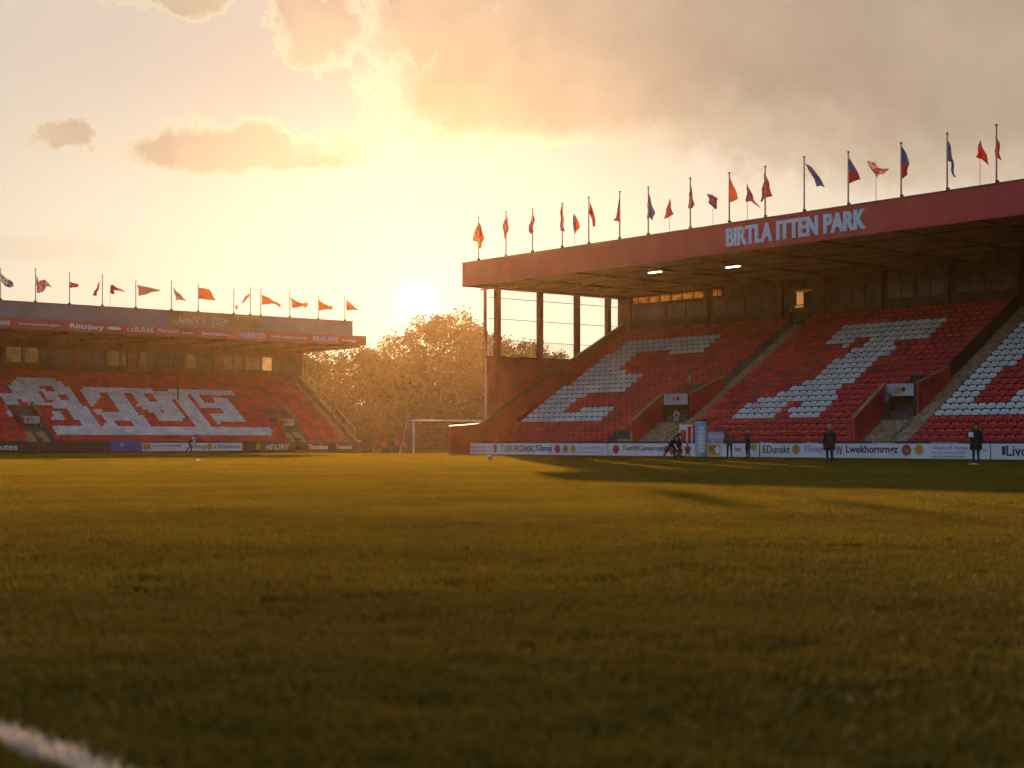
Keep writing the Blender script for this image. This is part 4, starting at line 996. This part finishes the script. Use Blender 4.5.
# ball, marker, scraps
def ball(px, py, r, m_, label):
    p = at(px, py); me = bpy.data.meshes.new("football"); bm = bmesh.new(); bmesh.ops.create_icosphere(bm, subdivisions=3, radius=r)
    for i, f_ in enumerate(bm.faces):
        f_.smooth = True; d = f_.calc_center_median().normalized()
        f_.material_index = 1 if (math.sin(d.x * 7) * math.sin(d.y * 7 + 1) * math.sin(d.z * 7 + 2)) > .18 else 0
    bm.to_mesh(me); bm.free(); me.materials.append(m_); me.materials.append(M_WHITE)
    o = bpy.data.objects.new("football", me); COL.objects.link(o); o.location = p + Vector((0, 0, r + .03)); tag(o, label, "ball")
ball(490, 460.6, .13, M_INK, "small dark football on the sunlit turf in front of the first board")
p = at(200, 461.6)
root = thing("training_bib", "crumpled orange and white training bib on the shaded grass below the stooping player", "bib", p)
def rag(name, m_, off, s, seed):
    rg = random.Random(seed); bm = bmesh.new(); bmesh.ops.create_icosphere(bm, subdivisions=3, radius=1)
    for v in bm.verts:
        d = v.co.copy(); n_ = 1 + .3 * math.sin(5 * d.x + seed) * math.sin(4 * d.y + 1) + .15 * math.sin(9 * d.z + 7 * d.x)
        v.co = Vector((d.x * s * n_, d.y * s * .7 * n_, max(-.05, d.z) * s * .6 * n_))
    me = bpy.data.meshes.new(name); bm.to_mesh(me); bm.free(); me.materials.append(m_); me.polygons.foreach_set('use_smooth', [True] * len(me.polygons))
    o = bpy.data.objects.new(name, me); COL.objects.link(o); o.parent = root; o.location = off
rag("fabric", M_WHITE, (-.08, 0, .05), .13, 1); rag("trim", M_CORG, (.1, -.02, .04), .11, 2)

# ------------------------------------------------------------------ people
SKIN = mat("skin", (.38, .2, .13), .55, .08, 4)
def cloth(name, c): return mat(name, c, .85, .25, 5, .2)
def person(p, H, face, label, top, trousers, pose="stand", hair=(.03, .02, .015), long_hair=False, coat=False, group=None, hold=None, top2=None):
    """skinned figure; pose sets the joints; face = heading in degrees (0 looks away along +Y, 180 looks at the viewer)"""
    root = thing("person", label, "person", p, group); root.rotation_euler = (0, 0, R(face))
    h = H / 1.75
    J = {}; 
    hipz = .93; lean = Vector((0, 0, 0)); kneeL = (.10, .03, .50); kneeR = (-.10, .03, .50); ftL = (.11, .0, .07); ftR = (-.11, 0, .07)
    hip = Vector((0, 0, hipz)); spine = Vector((0, .0, 1.15)); chest = Vector((0, 0, 1.36)); neck = Vector((0, .01, 1.48)); head = Vector((0, .03, 1.62))
    elL, elR = Vector((.27, -.04, 1.12)), Vector((-.27, -.04, 1.12)); wrL, wrR = Vector((.28, .06, .87)), Vector((-.28, .06, .87))
    if pose == "hold": elL, wrL = Vector((.25, .05, 1.10)), Vector((.10, .30, 1.12)); elR, wrR = Vector((-.25, .05, 1.10)), Vector((-.08, .28, 1.16))
    if pose == "onearm": elL, wrL = Vector((.29, -.02, 1.12)), Vector((.16, .27, 1.15))
    if pose == "walk": kneeL, ftL = (.10, .16, .52), (.11, .22, .09); kneeR, ftR = (-.10, .02, .5), (-.11, -.24, .1); wrL = Vector((.27, -.14, .9)); wrR = Vector((-.27, .2, .92))
    if pose == "stoop":
        hip = Vector((0, -.1, .86)); spine = Vector((0, .12, 1.02)); chest = Vector((0, .34, 1.16)); neck = Vector((0, .45, 1.22)); head = Vector((0, .58, 1.28))
        elL, wrL = Vector((.27, .42, .92)), Vector((.2, .6, .72)); elR, wrR = Vector((-.27, .3, .95)), Vector((-.25, .12, .78)); kneeL, ftL = (.11, .25, .5), (.12, .1, .07); kneeR, ftR = (-.1, -.1, .48), (-.11, -.45, .12)
    if pose == "crouch":
        hip = Vector((0, -.12, .42)); spine = Vector((0, .0, .66)); chest = Vector((0, .1, .86)); neck = Vector((0, .15, .98)); head = Vector((0, .2, 1.12))
        kneeL, ftL = (.17, .36, .52), (.16, .12, .07); kneeR, ftR = (-.15, .32, .16), (-.14, -.18, .07); elL, wrL = Vector((.27, .3, .75)), Vector((.08, .46, 1.02)); elR, wrR = Vector((-.27, .28, .75)), Vector((-.08, .46, 1.0))
    if pose == "sit":
        hip = Vector((0, -.05, .48)); spine = Vector((0, -.04, .72)); chest = Vector((0, 0, .92)); neck = Vector((0, .02, 1.04)); head = Vector((0, .05, 1.18))
        kneeL, ftL = (.13, .38, .48), (.13, .36, .07); kneeR, ftR = (-.13, .38, .48), (-.13, .34, .07); elL, wrL = Vector((.26, .08, .72)), Vector((.13, .32, .58)); elR, wrR = Vector((-.26, .08, .72)), Vector((-.13, .32, .58))
    sh = chest + Vector((0, 0, .04)); V_ = []; E_ = []; RD = []
    def v(co, r, q=None):
        V_.append(Vector(co) * h); RD.append((r * h, (q or r) * h)); return len(V_) - 1
    i0 = v(hip, .16, .12); i1 = v(spine, .145, .105); i2 = v(chest, .165, .12); i3 = v(neck, .058); i4 = v(neck + (head - neck) * .45, .068, .075); i5 = v(head + Vector((0, .0, .02)), .088, .1); i6 = v(head + Vector((0, -.01, .10)), .062, .07)
    E_ += [(i0, i1), (i1, i2), (i2, i3), (i3, i4), (i4, i5), (i5, i6)]
    for sx, el, wr, kn, ft in ((1, elL, wrL, kneeL, ftL), (-1, elR, wrR, kneeR, ftR)):
        a = v(sh + Vector((sx * .19, 0, -.01)), .072); b = v(el, .052); c = v(wr, .036); d = v(Vector(wr) + (Vector(wr) - Vector(el)).normalized() * .10, .042, .03); e = v(Vector(wr) + (Vector(wr) - Vector(el)).normalized() * .17, .026, .018)
        E_ += [(i2, a), (a, b), (b, c), (c, d), (d, e)]
        th = v(Vector(hip) + Vector((sx * .10, 0, -.08)), .098); k = v(kn, .066); an = v(Vector(ft) + Vector((0, -.03, .04)), .046); to = v(Vector(ft) + Vector((0, .14, -.03)), .042, .036)
        E_ += [(i0, th), (th, k), (k, an), (an, to)]
    me = bpy.data.meshes.new("body"); me.from_pydata([tuple(x) for x in V_], E_, [])
    o = bpy.data.objects.new("body", me); COL.objects.link(o)
    sk = o.modifiers.new("skin", 'SKIN'); sk.use_smooth_shade = True; sk.branch_smoothing = .4
    for x, d in zip(RD, me.skin_vertices[0].data): d.radius = x
    me.skin_vertices[0].data[0].use_root = True
    ss = o.modifiers.new("sub", 'SUBSURF'); ss.levels = 2; ss.render_levels = 2
    dg = bpy.context.evaluated_depsgraph_get(); m2 = bpy.data.meshes.new_from_object(o.evaluated_get(dg))
    bpy.data.objects.remove(o); m2.name = "body"; m2.materials.clear()
    for x in (SKIN, top, trousers, cloth("dark_shoe", (.02, .02, .02)), top2 or top): m2.materials.append(x)
    segs = [(V_[a], V_[b], a, b) for a, b in E_]
    def near(c):
        best = None
        for a, b, ia, ib in segs:
            ab = b - a; t = max(0, min(1, (c - a).dot(ab) / ab.length_squared)); d = (c - a - ab * t).length - (RD[ia][0] * (1 - t) + RD[ib][0] * t) * .6
            if best is None or d < best[0]: best = (d, ia, ib)
        return best[1], best[2]
    for f in m2.polygons:
        ia, ib = near(f.center); f.use_smooth = True
        arm = [(7, 8), (8, 9), (9, 10), (10, 11)]; 
        if ib in (i4, i5, i6): f.material_index = 0
        elif ia in (10, 19) or ib in (10, 19) or ib in (11, 20): f.material_index = 0
        elif ib in (7, 8, 9, 16, 17, 18) : f.material_index = 4 if top2 else 1
        elif (ia, ib) in ((i0, i1), (i1, i2), (i2, i3)): f.material_index = 1
        elif ib in (15, 24): f.material_index = 3
        else: f.material_index = 2
    bo = bpy.data.objects.new("body", m2); COL.objects.link(bo); bo.parent = root
    # hair cap, nose
    hp = (head + Vector((0, -.015, .065))) * h
    bm = bmesh.new(); bmesh.ops.create_icosphere(bm, subdivisions=3, radius=1)
    for vv in bm.verts:
        d = vv.co; zz = d.z
        if zz < -.15: d.y = min(d.y, -.1 - .3 * abs(zz))
        vv.co = Vector((d.x * .105, d.y * .12, d.z * (.11 if zz > 0 or not long_hair else .32))) * h
    mh = bpy.data.meshes.new("hair"); bm.to_mesh(mh); bm.free(); mh.materials.append(cloth("hair_%d" % int(hair[0] * 1000), hair)); mh.polygons.foreach_set('use_smooth', [True] * len(mh.polygons))
    ho = bpy.data.objects.new("hair", mh); COL.objects.link(ho); ho.parent = root; ho.location = hp
    if coat:
        cb = MB(); n = 20; prev = None
        for zz, rx, ry in ((1.42, .20, .13), (1.25, .23, .15), (1.0, .22, .16), (.78, .24, .18), (.58, .25, .20)):
            ring = [Vector((math.cos(math.tau * k / n) * rx * (1 + .05 * math.sin(k * 2.3)), math.sin(math.tau * k / n) * ry, zz)) * h for k in range(n)]
            b0 = len(cb.v); cb.v += ring
            if prev is not None:
                for k in range(n): cb.f.append([prev + k, prev + (k + 1) % n, b0 + (k + 1) % n, b0 + k]); cb.m.append(0)
            prev = b0
        mc = bpy.data.meshes.new("coat"); mc.from_pydata([tuple(x) for x in cb.v], [], cb.f); mc.materials.append(top); mc.polygons.foreach_set('use_smooth', [True] * len(mc.polygons))
        co = bpy.data.objects.new("coat", mc); COL.objects.link(co); co.parent = root; md = co.modifiers.new("thickness", 'SOLIDIFY'); md.thickness = .015
    return root
BLK = cloth("black_cloth", (.014, .013, .014)); NAVY = cloth("navy_cloth", (.03, .035, .06)); DKG = cloth("charcoal_cloth", (.04, .038, .036)); WHC = cloth("white_cloth", (.55, .55, .55)); ORGC = cloth("orange_cloth", (.6, .16, .02)); REDC = cloth("red_cloth", (.5, .05, .03)); GRN = cloth("olive_cloth", (.07, .07, .045)); BLUC = cloth("steel_blue_cloth", (.12, .18, .28)); PNKC = cloth("pale_pink_cloth", (.5, .32, .3))
GP = "people by the touchline"
def hgt(px, py, y0): q_ = at(px, py); return z_of(y0, q_.y)
person(at(829.5, 463), hgt(829.5, 463, 424.5), 10, "man in a long black coat seen from behind on the grass before the boards", BLK, BLK, "stand", (.3, .25, .2), coat=True, group=GP)
person(at(976, 463), hgt(976, 463, 423.5), 150, "man in black at the right, one arm bent with white papers in hand", BLK, BLK, "onearm", (.03, .02, .02), group=GP, coat=True)
person(at(729.5, 458.8), hgt(729.5, 458.8, 429), 170, "long-haired woman in dark clothes with blue-grey legwear right of the pillar", GRN, BLK, "walk", (.05, .03, .02), True, group=GP)
person(at(748, 459), hgt(748, 459, 428), 120, "man in charcoal jacket facing the long-haired woman, arms raised to his chest", DKG, BLK, "hold", group=GP)
person(at(679, 458.4), 1.85, 130, "photographer in black crouching beside the pale blue pillar", BLK, DKG, "crouch", group=GP)
person(at(671.5, 458.2), 1.8, 300, "helper in black bending over kit at the left of the crouching photographer", BLK, BLK, "stoop", group=GP)
person(at(687.5, 458.2), 1.2, 175, "small figure in bright red sitting beside the crouching photographer", REDC, REDC, "sit", (.3, .1, .03), group=GP)
person(RS(s_of(887, 4.55), 4.55, slope_r(4.55) + .02), 1.8, 170, "dark-clothed steward standing on the entrance steps of the middle stairway", cloth("grey_jacket", (.11, .11, .12)), BLK, "hold", (.3, .3, .3), group="stewards in the stand", top2=NAVY)
person(RS(29.3, 5.7, 4.28), 1.5, 200, "steward in a white top on the deck above the left entrance", WHC, REDC, "stand", group="stewards in the stand", top2=REDC)
person(RS(29.2, 4.4, slope_r(4.4)), 1.3, 170, "seated helper in red and white on the left entrance steps", REDC, WHC, "sit", group="stewards in the stand", top2=WHC)
person(RS(27.95, 14.8, slope_r(14.8)), 1.75, 160, "figure in black at the doorway heading the long stairway", BLK, BLK, "stand", group="stewards in the stand")
person(at(190.5, 453), 1.95, 250, "stooping player in white shirt and black shorts before the left boards", BLK, BLK, "stoop", group=GP, top2=WHC)
YL = "youngsters grouped by the far corner"
for px, face, top, tr_, pose, hh, lab in ((384, 200, ORGC, NAVY, "sit", 1.75, "youngster in an orange bib sitting at the left of the corner group"), (391.5, 150, DKG, BLUC, "stand", 1.25, "dark-topped youngster standing second from left in the corner group"),
                                          (397, 220, PNKC, NAVY, "hold", 1.35, "tallest youngster in pale pink top in the corner group"), (404, 180, ORGC, DKG, "stand", 1.1, "youngster in an orange bib standing at the right of the corner group")):
    person(at(px, 453.6), hh, face, lab, top, tr_, pose, group=YL)
# things held or dropped
q_ = at(976, 463); h_ = hgt(976, 463, 423.5) / 1.75
mb = MB(); c = q_ + Vector((-.02 - .26, -.18, 1.17)) * 1
mb.box(lambda x, y, z: c + Vector((x, y, z)), -.1, .1, -.015, .015, -.02, .22)
tag(mb.build("paper_sheaf", M_WHITE), "white papers held by the man in black at the right", "papers")
p = at(973, 465.2); mb = MB(); mb.add([p + Vector(t_) for t_ in ((-.25, -.1, .03), (.2, -.16, .035), (.24, .1, .05), (-.2, .14, .03), (0, 0, .1))], [(0, 1, 4), (1, 2, 4), (2, 3, 4), (3, 0, 4), (0, 3, 2, 1)])
tag(mb.build("paper_bag", cloth("pale_paper", (.45, .45, .45))), "crumpled pale paper bag on the grass at the right man's feet", "bag")

# ------------------------------------------------------------------ haze
def haze():
    m = bpy.data.materials.new("warm_haze"); m.use_nodes = True; t = m.node_tree; t.nodes.clear(); q = NT(t)
    pv = q.n('ShaderNodeVolumePrincipled'); pv.inputs['Color'].default_value = (1.0, .70, .38, 1); pv.inputs['Density'].default_value = .00009; pv.inputs['Anisotropy'].default_value = .86
    o = q.n('ShaderNodeOutputMaterial'); t.links.new(pv.outputs[0], o.inputs['Volume'])
    mb = MB(); mb.box(WXYZ, -640, 640, -80, 680, -1.2, 27)
    ob = mb.build("haze", m, loc=(0, 0, 0)); tag(ob, "thin golden evening haze hanging over the ground", "haze", kind="stuff")
haze()
